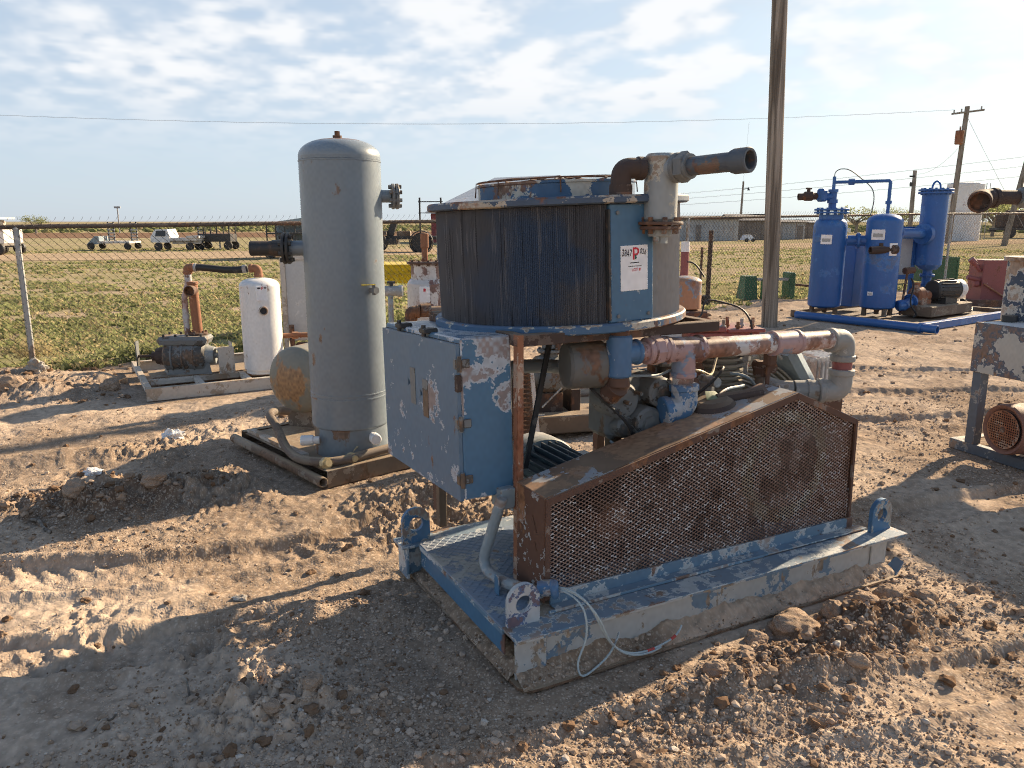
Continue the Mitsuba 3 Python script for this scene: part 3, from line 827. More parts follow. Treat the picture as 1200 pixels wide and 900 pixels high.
# control cabinet, sagging to the back
CB = Frame(.05, 2.60, 0, YAW_MAIN)
CB.m = CB.m @ trimesh.transformations.rotation_matrix(math.radians(-2.6), [1, 0, 0], [0, .5, 1.245])
C_ = P('control_cabinet', bx(-.028, .198, .50, 1.43, .575, 1.245, .006), 'cab_blue', fr=CB, label='blue steel control cabinet with patches of bare primer')
door = Polygon([(.508, .572), (1.435, .572), (1.435, 1.222), (.508, 1.222)])
for (yy, zz) in ((1.06, .995), (.905, .965)):
    door = door.difference(affinity.rotate(Polygon([(yy - .004, zz), (yy + .026, zz + .018), (yy + .022, zz - .020)]), 10))
d_ = put('door', extr(door, -.046, -.0295, 'yz'), 'door_blue', CB, C_, smooth=20, label='faded blue door with two torn out switch holes')
put('door_lip', cat(bx(-.0295, -.022, .506, 1.43, 1.216, 1.226, .002)), 'rubber', CB, C_)
for yy, zz in ((1.02, .985), (.865, .95)):
    put('switch_plate', cat(bx(-.0485, -.0465, yy - .034, yy + .030, zz - .085, zz + .085, .0008)), 'iron', CB, C_)
    put('switch_hole_shade', bx(-.0292, -.0285, yy + .02, yy + .09, zz - .02, zz + .08, .0003), 'ink_and_shade', CB, C_)  # black patch painted in for the dark behind the torn hole
for zz in (1.145, .90, .665):
    put('hinge', cat(bx(-.055, -.028, .494, .522, zz - .022, zz + .022, .004), cyl((-.040, .490, zz - .032), (-.040, .490, zz + .032), .009), bx(-.03, .006, .489, .4985, zz - .018, zz + .018, .003)), 'iron', CB, C_)
put('latch', bx(-.052, -.028, .496, .52, 1.03, 1.10, .004), 'dark_rust', CB, C_)
for yy in (1.18, .86):
    put('clamp', cat(bx(-.055, .01, yy - .035, yy + .035, 1.238, 1.262, .005), cyl((-.045, yy, 1.225), (-.045, yy, 1.275), .010)), 'dark_iron', CB, C_)
P('cabinet_leg', cat(bx(.118, .124, 1.125, 1.165, .19, .60), bx(.118, .160, 1.125, 1.131, .19, .60)), 'brown_beam')
P('cabinet_bracket', bx(.115, .185, .43, .52, .52, .61, .004), 'bluegrey')
P('cooler_post', cat(bx(.186, .214, .415, .421, .19, 1.255, .002), bx(.186, .192, .421, .455, .19, 1.255, .002)), 'rust_light', label='rusty angle post beside the cabinet')
for xx, yy in ((1.22, .86), (1.2, 1.32), (.22, 1.38)):
    P('cooler_post', bx(xx - .025, xx + .025, yy - .025, yy + .025, .184, 1.235), 'rust')
P('cooler_frame', cat(bx(.186, 1.25, .42, .47, 1.205, 1.252), bx(.2, 1.25, 1.34, 1.40, 1.205, 1.252), bx(.19, .24, .47, 1.34, 1.206, 1.251), bx(1.2, 1.25, .47, 1.34, 1.206, 1.251)), 'dark_rust')
P('brace', hull([(.475, .66, 1.21), (.50, .66, 1.21), (.475, .672, 1.21), (.50, .672, 1.21), (.345, .66, .60), (.37, .66, .60), (.345, .672, .60), (.37, .672, .60)]), 'dark_iron')

# round cooler, leaning a little
DR = Frame(0, 0)
DR.m = M.m @ trimesh.transformations.translation_matrix([.70, .95, 1.26]) @ trimesh.transformations.rotation_matrix(math.radians(2.2), [-.45, -1, 0])
RC, HC = .575, .505
D_ = P('cooler_drum', lathe([(0, .02), (RC - .06, .02), (RC - .06, HC - .01), (0, HC - .01)], n=72), 'dark_iron', fr=DR, label='round finned air cooler')
put('bottom_rim', lathe([(RC - .09, -.022), (RC + .022, -.022), (RC + .03, -.016), (RC + .03, .010), (RC + .022, .017), (RC - .09, .017), (RC - .09, -.022)], n=96), 'rim', DR, D_)
put('top_rim', lathe([(RC - .25, HC + .002), (RC + .030, HC + .002), (RC + .040, HC + .008), (RC + .040, HC + .028), (RC + .032, HC + .036), (RC - .25, HC + .040), (RC - .25, HC + .002)], n=96), 'top_rim', DR, D_, label='rusty flanged top of the round cooler')
P1, P2 = math.radians(-99.5), math.radians(-77)


def finarc(a0, a1, n):
    a = np.linspace(a0, a1, n)
    rr = RC + np.where(np.arange(n) % 2, 0, -.006) + .0025 * (meshkit.noise(np.stack([a * 40, 0 * a, 0 * a], 1), 5) - .5)
    z = np.linspace(.017, HC, 14)
    dent = .006 * (meshkit.fbm(np.stack(np.broadcast_arrays(a[:, None] * 4, z[None] * 7, 0.0), -1), 3, 77) - .5)
    R2 = rr[:, None] + dent
    v = np.stack([R2 * np.cos(a)[:, None], R2 * np.sin(a)[:, None], np.broadcast_to(z, R2.shape)], -1).reshape(-1, 3)
    i, j = np.meshgrid(np.arange(n - 1), np.arange(13), indexing='ij')
    q = i * 14 + j
    return trimesh.Trimesh(v, np.concatenate([np.stack([q, q + 14, q + 15], -1).reshape(-1, 3), np.stack([q, q + 15, q + 1], -1).reshape(-1, 3)]), process=False)


for a0_, a1_, n_, lab_ in ((P1 - 3.6, P1 - .012, 520, 'dark dusty curved bank of cooling fins'), (P2 + .012, P2 + 2.4, 230, None)):
    fm = finarc(a0_, a1_, n_)
    fuv = np.stack([np.arctan2(-fm.vertices[:, 1], -fm.vertices[:, 0]) * RC, fm.vertices[:, 2]], 1)
    fm = DR(fm)
    k = key(D_ + '__fin_core')
    scene[k] = mikit.ply((fm.vertices[fm.faces].reshape(-1, 3), np.arange(len(fm.faces) * 3).reshape(-1, 3)), 'fin_bank' if lab_ else 'worn_metal', smooth=True, uv=fuv[fm.faces].reshape(-1, 2) if lab_ else np.tile([LOOK['fin'], .37], (len(fm.faces) * 3, 1)))  # second bank takes the look with sun painted in, the first stays dark
    if lab_:
        labels[k] = {'label': lab_}
pa, pb = V(RC * math.cos(P1), RC * math.sin(P1)), V(RC * math.cos(P2), RC * math.sin(P2))
pu = unit(pb - pa)
HP = Frame(0, 0)
HP.m = DR.m @ np.array([[pu[0], -pu[1], 0, pa[0]], [pu[1], pu[0], 0, pa[1]], [0, 0, 1, 0], [0, 0, 0, 1.0]])
wp = np.linalg.norm(pb - pa)
hp = put('header_panel', cat(bx(0, wp, -.014, .03, .018, HC, .004)), 'blue', HP, D_)
put('seam_strip', cat(bx(-.010, -.001, -.018, .03, .03, HC - .02, .002)), 'dark_iron', HP, D_)
for zz in (.045, .47):
    for xx in (.035, wp - .03):
        put('bolt', cyl((xx, -.0145, zz), (xx, -.022, zz), .008, n=6), 'iron', HP, hp)
put('fan_shroud', cat(lathe([(.355, HC + .04), (.37, HC + .04), (.37, HC + .100), (.376, HC + .103), (.376, HC + .113), (.355, HC + .113), (.355, HC + .04)], n=80)), 'rim', DR, D_)
gw = [sweep([(r_ * math.cos(t), r_ * math.sin(t), HC + .125 + .02 * (1 - r_ / .36)) for t in np.linspace(0, 2 * math.pi, 60)], .0032, 5) for r_ in (.12, .24, .372)]
gw += [sweep([(.06 * math.cos(t), .06 * math.sin(t), HC + .142), (.30 * math.cos(t), .30 * math.sin(t), HC + .132), (.378 * math.cos(t), .378 * math.sin(t), HC + .125), (.385 * math.cos(t), .385 * math.sin(t), HC + .06)], .0032, 5) for t in np.arange(8) * math.pi / 4 + .3]
put('fan_guard', cat(gw), 'rust', DR, D_)
put('fan', cat(cyl((0, 0, HC + .03), (0, 0, HC + .10), .07), *[hull([(math.cos(t) * r_ - math.sin(t) * s * w_, math.sin(t) * r_ + math.cos(t) * s * w_, HC + .06 + s * .025 + q) for r_, w_ in ((.06, .03), (.33, .08)) for s in (1, -1) for q in (0, .004)]) for t in np.arange(6) * math.pi / 3]), 'dark_iron', DR, D_)
# the lot sheet taped to the header panel: black figures, a red letter, lines of print
sx0, sz1, sw, sh = .050, .335, .142, .188
S_ = put('lot_sheet', bx(sx0, sx0 + sw, -.0165, -.0145, sz1 - sh, sz1, .0006), 'paper', HP, D_, label='white lot sheet with black figures and a red letter')


def lettering(name, text, x, z, h, lk, parent, fr, y=-.0168, bold=False, ux=1.0, rot=0):
    m = meshkit.text_mesh(text, h, .0006, bold)
    vv = m.vertices.copy()
    vv[:, 0] *= ux
    c, s = math.cos(rot), math.sin(rot)
    m.vertices = np.stack([x + vv[:, 0] * c - vv[:, 1] * s, y - vv[:, 2], z + vv[:, 0] * s + vv[:, 1] * c], 1)
    return put(name, m, lk, fr, parent, smooth=False)


lettering('figures', '3847', sx0 + .004, sz1 - .042, .027, 'ink_and_shade', S_, HP, bold=True, ux=.56, rot=-.06)
lettering('figures', '016', sx0 + .098, sz1 - .034, .021, 'ink_and_shade', S_, HP, bold=True, ux=.62, rot=-.22)
lettering('red_letter', 'P', sx0 + .058, sz1 - .058, .048, 'ink_red', S_, HP, y=-.0172, bold=True, ux=.9)
put('green_mark', bx(sx0 + .073, sx0 + .081, -.0185, -.0178, sz1 - .058, sz1 - .040, .0002), 'ink_green', HP, S_)
put('print_line', bx(sx0 + .048, sx0 + .096, -.0171, -.0166, sz1 - .074, sz1 - .070, .0002), 'ink_and_shade', HP, S_)
put('print_line', bx(sx0 + .038, sx0 + .108, -.0171, -.0166, sz1 - .088, sz1 - .085, .0002), 'ink_and_shade', HP, S_)
lettering('lot_word', 'LOT #', sx0 + .056, sz1 - .107, .012, 'ink_red', S_, HP, bold=True)

# upper outlet: tee, elbow into the cooler, nozzle towards the front
P('outlet_tee', cat(cyl((.83, .36, 1.70), (.83, .36, 1.975), .070, n=40, b=.012), cyl((.83, .36, 1.91), (.845, .275, 1.915), .048)), 'pipe_grey', label='chipped grey outlet tee above the header panel')
P('outlet_flange', cat(flange((.83, .36, 1.694), (0, 0, 1), .098, .014, 8), flange((.83, .36, 1.676), (0, 0, 1), .090, .014, 8)), 'rust')
P('drain_stub', cat(cyl((.83, .36, 1.672), (.83, .36, 1.640), .050, b=.004), cyl((.835, .35, 1.645), (.835, .35, 1.612), .026, n=8), cyl((.80, .34, 1.665), (.80, .34, 1.62), .013, n=6)), 'pipe_grey')
P('outlet_elbow', cat(elbow((.655, .40, 1.915), (1, -.2, 0), (0, 0, -1), .085, .042), cyl((.655, .40, 1.85), (.655, .40, 1.80), .047, n=28)), 'dark_rust')
nd = unit([.22, -.97, .035])
n0 = V(.845, .275, 1.915)
P('union_nut', cat(cyl(n0 + nd * -.01, n0 + nd * .012, .060, n=30, b=.004), cyl(n0 + nd * .012, n0 + nd * .052, .062, n=6, b=.004), cyl(n0 + nd * .052, n0 + nd * .066, .05)), 'iron')
P('outlet_nozzle', cat(cyl(n0 + nd * .06, n0 + nd * .285, .037), bore(n0 + nd * .27, n0 + nd * .335, .0475, .034, .06), cyl(n0 + nd * .258, n0 + nd * .272, .0435)), 'nozzle', label='dark open pipe nozzle pointing past the pole')
P('side_plug', cat(cyl((.90, .42, 1.775), (.955, .46, 1.775), .026), cyl((.945, .453, 1.775), (.965, .467, 1.775), .034)), 'brass')

# middle piping along the front
Y0 = .42
P('air_filter', cat(lathe([(0, 0), (.095, 0), (.105, .012), (.105, .165), (.09, .185), (0, .185)], (.49, .55, 1.085), (1, -.25, 0), 36)), 'can', label='grey and rusty canister left of the blue tee')
P('riser', cyl((.685, Y0, 1.262), (.685, Y0, 1.205), .046), 'rust')
P('riser', cat(cyl((.685, Y0, 1.045), (.685, Y0, 1.0), .046), cyl((.685, Y0, 1.0), (.685, Y0 + .06, .95), .05)), 'rust')
P('pipe_tee', cat(cyl((.685, Y0, 1.04), (.685, Y0, 1.225), .056, b=.008), cyl((.685, Y0, 1.142), (.775, Y0, 1.142), .05), cyl((.765, Y0, 1.142), (.785, Y0, 1.142), .057, b=.005)), 'elbow_blue', label='blue pipe tee under the cooler')
P('pipe_union', cat(cyl((.785, Y0, 1.142), (.835, Y0, 1.142), .044), cyl((.822, Y0, 1.142), (.850, Y0, 1.142), .060, n=30, b=.005), cyl((.85, Y0, 1.142), (.905, Y0, 1.142), .066, n=8, b=.006), cyl((.905, Y0, 1.142), (.93, Y0, 1.142), .058, n=24, b=.004)), 'pipe_pink')
P('pipe_tee', cat(cyl((.93, Y0, 1.138), (1.135, Y0, 1.130), .058, b=.006), cyl((.925, Y0, 1.138), (.95, Y0, 1.138), .064, b=.005), cyl((1.115, Y0, 1.132), (1.14, Y0, 1.131), .064, b=.005), cyl((1.045, Y0, 1.134), (1.045, Y0, 1.03), .054), cyl((1.045, Y0, 1.03), (1.045, Y0, 1.005), .061, b=.005)), 'pipe_pink', label='pink and blue pipe tee')
P('down_pipe', cyl((1.045, Y0, 1.005), (1.045, Y0, .94), .048), 'pipe_white')
P('pipe_elbow', elbow((1.045, Y0 - .02, .865), (0, .1, 1), (-1, .22, -.1), .095, .060), 'elbow_blue')
P('long_pipe', cyl((1.135, Y0, 1.131), (1.60, Y0, 1.121), .048, n=28), 'pipe_white', label='white pipe flaking to rust')
P('coupling', cat(cyl((1.585, Y0, 1.121), (1.755, Y0, 1.118), .057, n=30, b=.004), cyl((1.58, Y0, 1.121), (1.602, Y0, 1.121), .062, b=.004), cyl((1.738, Y0, 1.118), (1.76, Y0, 1.118), .062, b=.004)), 'pipe_pink')
P('long_pipe', cyl((1.755, Y0, 1.117), (2.02, Y0, 1.112), .048, n=28), 'pipe_white')
P('pipe_elbow', elbow((2.10, Y0, 1.108), (-1, 0, 0), (0, 0, -1), .10, .056), 'elbow_grey', label='grey elbow turning down at the right end')
P('nipple', cyl((2.10, Y0, 1.01), (2.10, Y0, .92), .049), 'red_paint', label='reddish pipe nipple below the grey elbow')
P('pipe_elbow', elbow((2.10, Y0, .835), (0, 0, 1), (-.85, .5, -.02), .10, .058), 'elbow_grey')
P('pipe_elbow', cat(cyl((2.03, Y0 + .045, .833), (1.90, Y0 + .125, .832), .054), cyl((1.97, Y0 + .08, .833), (1.955, Y0 + .09, .833), .060)), 'elbow_grey')
P('hanger', cat(bx(1.60, 1.66, Y0 + .02, Y0 + .07, 1.0, 1.09, .01), bx(1.62, 1.645, Y0 + .05, Y0 + .062, .75, 1.0)), 'rust')

# the pump between the piping and the guard: valve block, finned cylinders, heads
vb = [cyl((.78, .50, .90), (.78, .66, .90), .085, b=.012), cyl((.97, .47, .93), (.97, .66, .93), .070, b=.01), cyl((.90, .46, .79), (.90, .62, .79), .078, b=.012), bx(.74, 1.08, .56, .76, .70, .99, .03), cyl((.80, .50, .78), (.80, .62, .76), .05, b=.01),
      hull([(.70, .52, .96), (.78, .50, 1.0), (.80, .60, 1.0), (.72, .62, .86), (.70, .56, .86)]), hull([(1.0, .48, .98), (1.10, .50, .93), (1.08, .56, .84), (1.0, .50, .86), (1.02, .6, 1.0)])]
vb += [cyl((x_, .455, z_), (x_, .50, z_), .010, n=6) for x_, z_ in ((.73, .94), (.84, .94), (.73, .86), (.93, .97), (1.01, .88), (.85, .83), (.95, .75), (.86, .75), (1.0, .98), (.78, .90))]
vb += [cyl((.97, .455, .93), (.97, .47, .93), .035, n=20), cyl((.90, .445, .79), (.90, .46, .79), .04, n=20)]
VB = P('valve_block', cat(vb), 'iron', label='lumpy grey greasy valve block')
put('oil_line', sweep(spline([(.70, .50, .95), (.72, .46, 1.02), (.80, .44, 1.03), (.92, .45, 1.02), (1.0, .46, 1.035)]), .006, 6), 'bluegrey', M, VB)
put('oil_line', cat(sweep(spline([(.72, .52, .72), (.83, .45, .70), (.93, .46, .74), (1.02, .5, .72)]), .006, 6)), 'bluegrey', M, VB)
P('block_stand', cat(bx(.80, .86, .62, .68, .19, .75), bx(1.0, 1.1, .6, .8, .19, .72)), 'brown_beam')
P('crankcase', cat(bx(1.18, 1.95, .55, 1.02, .25, .76, .04)), 'iron')


def finned(c, d, L, r, n, head):
    d, m = unit(d), []
    c = np.array(c, float)
    m.append(cyl(c, c + d * L, r * .74, n=28))
    for k in range(n):
        q = c + d * L * (k + .4) / n
        m.append(cyl(q - d * .0055, q + d * .0055, r * (1 - .03 * (k % 2)), n=36))
    return cat(m)


P('finned_cylinder', finned((1.55, .74, .72), (0, 0, 1), .34, .130, 11, 0), 'fin_iron', label='upright finned compressor cylinder')
P('cylinder_head', cat(bx(1.44, 1.66, .63, .85, 1.06, 1.10, .012)), 'dark_rust')
P('finned_cylinder', finned((1.86, .80, .70), (.75, 0, .55), .22, .16, 8, 0), 'fin_iron', label='slanting finned compressor cylinder')
hd = Frame(2.03, .80, .86)
hd.m = M.m @ hd.m @ trimesh.transformations.rotation_matrix(math.radians(52), [0, 1, 0])
put('cylinder_head', cat(hull([(x_, y_, z_) for z_, s in ((0, .18), (.05, .19), (.13, .12)) for x_ in (-s, s) for y_ in (-s, s)]), bx(-.10, .10, -.06, .06, .08, .14, .012)), 'bluegrey', hd, A, label='pale blue cast cylinder head')
P('suction_manifold', cat(pipe([(1.90, .55, .832), (1.84, .60, .832), (1.80, .70, .86)], .05, .06)), 'elbow_grey')
P('small_tube', sweep(spline([(1.18, .36, .83), (1.25, .40, .90), (1.34, .44, .915), (1.5, .5, .905)]), .008, 8), 'bluegrey')
P('intake_boot', cat(lathe([(0, 0), (.10, 0), (.115, .03), (.112, .06), (.092, .085), (.07, .10), (0, .10)], (1.20, .37, .80), (-.2, 0, 1), 30), pipe([(1.22, .38, .885), (1.32, .34, .90), (1.42, .30, .915)], .030, .03)), 'dark_rust', label='brown rubber boot lying on the guard')
P('boot_clip', cat(hull([(1.15, .37, .895), (1.25, .37, .895), (1.18, .42, .925), (1.24, .42, .92), (1.2, .35, .90)])), 'green')

P('white_box', bx(.92, 1.08, .92, 1.10, 1.10, 1.20, .008), 'white_frame')
P('intercooler_pipe', pipe([(1.15, .62, 1.0), (1.15, .9, 1.04), (1.45, .98, 1.04)], .03, .06), 'rust')
P('side_pipe', pipe([(.70, .70, .98), (.70, .95, 1.0), (.45, 1.05, 1.0), (.45, 1.05, .6)], .035, .08), 'pipe_grey')
P('copper_line', sweep(spline([(1.08, .50, .98), (1.16, .46, 1.02), (1.28, .5, .98), (1.38, .58, 1.02), (1.48, .62, 1.10)]), .006, 6), 'brass')
P('steel_line', sweep(spline([(1.70, .60, .78), (1.74, .58, .95), (1.80, .62, 1.02), (1.92, .66, .98)]), .007, 6), 'galv')
for k_, (x_, y_, z_, r_, lk_) in enumerate(((1.16, .55, .92, .045, 'rust'), (1.24, .62, .97, .055, 'dark_rust'), (1.33, .58, .90, .04, 'galv'), (1.12, .66, 1.03, .05, 'iron'), (1.74, .62, .93, .045, 'rust'), (1.70, .72, 1.0, .04, 'galv'), (1.36, .70, 1.02, .035, 'rust_light'))):
    P('pipe_fitting', cat(cyl((x_, y_, z_ - .10), (x_, y_, z_ + .06), r_ * .7), cyl((x_, y_, z_ - .02), (x_, y_, z_ + .03), r_, n=8, b=.004), cyl((x_, y_ - .08, z_ + .035), (x_, y_ + .05, z_ + .035), r_ * .6)), lk_)
P('spark_line', sweep(spline([(1.0, .48, 1.03), (1.10, .45, .96), (1.2, .52, .88), (1.30, .50, .95), (1.42, .60, .98)]), .007, 6), 'rubber')
P('spark_line', sweep(spline([(.62, .55, .98), (.70, .47, .88), (.80, .46, .74), (.76, .52, .66)]), .007, 6), 'rubber')
P('drain_tube', sweep(spline([(1.5, .60, .95), (1.62, .56, .90), (1.72, .60, .84), (1.80, .55, .86)]), .008, 6), 'bluegrey')
P('valve_cap', cat(cyl((.74, .46, .99), (.74, .50, .99), .045, b=.008), cyl((1.05, .45, .87), (1.05, .5, .87), .05, b=.008), cyl((.74, .45, .99), (.74, .46, .99), .018, n=6), cyl((1.05, .44, .87), (1.05, .45, .87), .018, n=6)), 'rust')
# motor under the cooler, shaft towards the guard
mf = []
for k in range(30):
    t = 2 * math.pi * k / 30
    c_, s_ = math.cos(t), math.sin(t)
    mf.append(hull([(.55 + c_ * r_ - s_ * w_, y_, .465 + s_ * r_ + c_ * w_) for r_, w_ in ((.155, .006), (.198, .003)) for w_ in (w_, -w_) for y_ in (.50, .83)]))
MO = P('electric_motor', cat(cyl((.55, .48, .465), (.55, .85, .465), .165, n=36), bx(.42, .68, .52, .80, .19, .36, .01)), 'motor', label='dark blue finned electric motor')
put('cooling_fins', cat(mf), 'motor', M, MO)
put('fan_cowl', lathe([(0, 0), (.205, 0), (.212, .012), (.212, .13), (.19, .17), (.11, .185), (0, .187)], (.55, .82, .465), (0, 1, 0), 44), 'bluegrey', M, MO)
put('name_plate', bx(.615, .675, .58, .66, .642, .645, .0005), 'galv', M, MO)
put('shaft', cyl((.55, .30, .465), (.55, .49, .465), .028), 'iron', M, MO)

# conduit, bracket and the loose wires
P('conduit', cat(pipe([(.115, .42, .58), (.085, .47, .40), (.055, .50, .255), (.09, .36, .232), (.16, .16, .262)], .0235, .13, 14, 9)), 'bluegrey')
P('conduit_body', cat(lathe([(0, 0), (.028, .004), (.033, .03), (.033, .06), (.026, .085), (0, .09)], (.145, .175, .275), (.8, -.5, .12), 24), cyl((.185, .135, .278), (.213, .12, .284), .038, n=28, b=.008)), 'elbow_blue')
P('deck_tab', bx(.055, .062, .335, .375, .19, .275), 'blue')
P('deck_stub', bx(.245, .262, .42, .44, .19, .50), 'frame_white')
wires = [
    [(.21, .12, .288), (.225, .05, .305), (.25, -.02, .285), (.285, -.045, .22), (.33, -.05, .13), (.40, -.055, .055), (.50, -.06, .025), (.60, -.062, .035), (.67, -.06, .06), (.70, -.05, .085)],
    [(.21, .12, .284), (.228, .045, .298), (.256, -.022, .276), (.293, -.05, .215), (.338, -.055, .122), (.405, -.062, .050), (.50, -.068, .020), (.585, -.067, .028)],
    [(.21, .12, .280), (.222, .04, .290), (.235, -.02, .265), (.240, -.045, .20), (.225, -.05, .12), (.195, -.06, .045), (.20, -.07, .018), (.26, -.065, .018), (.34, -.05, .05), (.41, -.02, .115)],
]
for k, w_ in enumerate(wires):
    put('loose_wire', sweep(spline(w_, 9), .0042, 8), 'cable', M, A, label=None)
put('wire_tape', sweep(spline(wires[0], 9)[66:71], .0058, 8), 'redtape', M, A)
put('wire_tape', sweep(spline(wires[0], 9)[80:84], .0058, 8), 'redtape', M, A)

# ------------------------------------------------------------------ grey receiver tank and its skid
A = thing('receiver_tank', 'tall grey tank with rusty dome on a brown skid, brown tank lying behind', 'receiver tank')
P = lambda name, mesh, lk, **kw: put(name, mesh, lk, kw.pop('fr', T_), A, **kw)
TX, TY, TR = .485, .385, .268
P('side_pipe', bore((.035, 1.40, .055), (.035, -.012, .055), .034, .027, .1), 'brown_beam', label='brown grey open pipe along the skid edge')
P('skid_channel', channel((.08, .012, 0), (1.30, .012, 0), .115, .05, .007, 1), 'brown_beam')
P('skid_channel', channel((.08, 1.36, 0), (1.30, 1.36, 0), .115, .05, .007, -1), 'brown_beam')
P('skid_channel', channel((1.3, .012, 0), (1.3, 1.36, 0), .115, .05, .007, 1), 'brown_beam')
P('skid_deck', bx(.085, 1.29, .065, 1.30, .098, .106), 'brown_beam')
P('skid_bar', bx(.10, .155, .40, 1.30, .1065, .135), 'frame_white')
sh = P('tank_shell', lathe([(TR - .005, .308), (TR, .32), (TR, 2.085), (TR - .004, 2.095), (TR, 2.10), (TR, 2.12)], (TX, TY, 0), n=72), 'tank_grey', label='tall grey cylindrical shell')
dome_p = [(TR * math.cos(a) ** .75, 2.12 + .118 * math.sin(a)) for a in np.linspace(.05, math.pi / 2 - .02, 18)]
put('base_ring', lathe([(TR - .012, .107), (TR - .012, .30), (TR - .005, .308)], (TX, TY, 0), n=72), 'tank_base', T_, sh, label='dirty rust flecked ring at the foot of the tank')
put('dome', lathe([(TR, 2.12)] + dome_p[:12], (TX, TY, 0), n=72), 'tank_grey', T_, sh)
put('dome_crown', lathe(dome_p[11:] + [(0, 2.238)], (TX, TY, 0), n=72), 'dome_rust', T_, sh, label='rusty crown of the domed tank head')
put('weld_bead', cat(*[lathe([(TR - .002, z - .006), (TR + .003, z - .004), (TR + .003, z + .004), (TR - .002, z + .006)], (TX, TY, 0), n=72) for z in (.545, .515, 2.092)]), 'tank_grey', T_, sh, kind='stuff')
P('top_plug', cat(cyl((TX - .01, TY, 2.23), (TX - .01, TY, 2.258), .030), cyl((TX - .01, TY, 2.255), (TX - .01, TY, 2.285), .020, n=6)), 'rust')
W1, W2 = unit([-.80, .60, 0]), unit([.76, -.40, 0])      # nozzle directions on the skid
c1 = V(TX, TY, 1.525)
nz = P('left_nozzle', cyl(c1 + W1 * .2, c1 + W1 * .36, .05), 'tank_grey')
put('flange_pair', cat(flange(c1 + W1 * .365, W1, .105, .02, 8, hexr=.014), flange(c1 + W1 * .392, W1, .105, .02, 8, hexr=.014)), 'dark_iron', T_, nz)
put('pipe_stub', cat(bore(c1 + W1 * .40, c1 + W1 * .62, .050, .040, .08), cyl(c1 + W1 * .40, c1 + W1 * .47, .056)), 'dark_iron', T_, nz, label='dark pipe stub')
c2 = V(TX, TY, 1.87)
nz = P('right_nozzle', cyl(c2 + W2 * .2, c2 + W2 * .33, .042), 'tank_grey')
put('blind_flange', cat(flange(c2 + W2 * .345, W2, .085, .02, 8, hexr=.013), flange(c2 + W2 * .372, W2, .085, .022, 8, hexr=.013)), 'iron', T_, nz)
ca = -2.0
vd = V(math.cos(math.radians(-82)), math.sin(math.radians(-82)), 0)
q = V(TX, TY, 1.255) + vd * TR
vl = P('gauge_valve', cat(cyl(q - vd * .01, q + vd * .05, .018), cyl(q + vd * .03, q + vd * .06, .026, n=6), cyl(q + vd * .035 - V(0, 0, .03), q + vd * .035 + V(0, 0, .035), .014)), 'iron')
put('lever', hull([q + vd * .045 + V(a, b, .036) for a, b in ((0, .008), (0, -.008), (-.085, .03), (-.085, .016))] + [q + vd * .045 + V(a, b, .042) for a, b in ((0, .008), (0, -.008), (-.085, .03), (-.085, .016))]), 'yellow', T_, vl, label='yellow valve lever')
P('ball_valve', cat(cyl((.30, .115, .15), (.30, .03, .15), .022), cyl((.30, .09, .15), (.30, .055, .15), .034, n=8), hull([(.31, .075, .185), (.32, .085, .185), (.39, .16, .19), (.40, .15, .19), (.31, .075, .19), (.32, .085, .19), (.39, .16, .195), (.40, .15, .195)])), 'brass')
P('ball_valve', cat(cyl((.115, .16, .115), (.115, .05, .155), .024), cyl((.115, .11, .14), (.115, .07, .15), .04, n=8)), 'brass')
P('end_cap', cat(cyl((.20, .33, .235), (.105, .40, .235), .027), cyl((.17, .352, .235), (.10, .404, .235), .036, b=.006)), 'white')
P('end_cap', cat(cyl((.50, .13, .25), (.475, .055, .25), .027), cyl((.485, .085, .25), (.468, .03, .25), .038, b=.006)), 'white')
hx = Frame(*T_.p((.42, 1.11, 0)), 42 + 26)
P('lying_tank', lathe(dome_tank(.262, .05, .75, .10), (0, 0, .50), (1, 0, 0), 56), 'tank_brown', fr=hx, label='brown horizontal tank with rust streaks')
for a_ in (.10, .55):
    P('tank_saddle', bx(a_, a_ + .06, -.16, .16, .105, .32), 'brown_beam', fr=hx)
hs = single('dropped_hose', sweep(spline([T_.p(q) for q in ((.30, .98, .30), (.16, .92, .335), (.07, .80, .335), (.05, .68, .30), (.045, .56, .20), (.035, .42, .150), (.05, .22, .145), (.16, .085, .147), (.36, .07, .150), (.60, .085, .152), (.9, .10, .155))], 12), .030, 14), 'hose', 'brown rubber hose draped over the tank skid', 'hose')

# ------------------------------------------------------------------ vacuum pump skid with white separator tank
A = thing('pump_skid', 'pale open steel frame carrying a grey rotary pump and a white tank, by the fence', 'pump skid')
P = lambda name, mesh, lk, **kw: put(name, mesh, lk, kw.pop('fr', L_), A, **kw)
for a, b, s in (((0, 0), (1.75, 0), 1), ((0, 1.75), (1.75, 1.75), -1)):
    P('frame_rail', channel((*a, 0), (*b, 0), .125, .06, .007, s), 'frame_white')
for x_ in (.03, .52, .98, 1.72):
    P('frame_rail', bx(x_ - .028, x_ + .028, .009, 1.742, .07, .1235), 'frame_white')
P('frame_rail', bx(.03, 1.72, .46, .51, .066, .1225), 'frame_white')
P('pump_deck', bx(.10, 1.70, .52, .98, .1238, .134), 'brown_beam')
pb = P('pump_body', cat(lathe([(0, 0), (.135, 0), (.16, .02), (.165, .06), (.165, .36), (.16, .40), (.135, .42), (0, .42)], (.28, .745, .315), (.87, -.40, 0), 40), hull([Frame(0, 0, 0, -25).p((x_, y_, z_)) for x_, y_, z_ in ()] or [(.26, .62, .134), (.26, .87, .134), (.68, .45, .134), (.68, .70, .134), (.30, .65, .25), (.66, .47, .25), (.30, .84, .25), (.66, .67, .25)])), 'iron', label='grey rotary pump body')
u_ = unit([.87, -.40, 0])
w_ = V(.40, .87, 0)
o_ = V(.28, .745, .315)
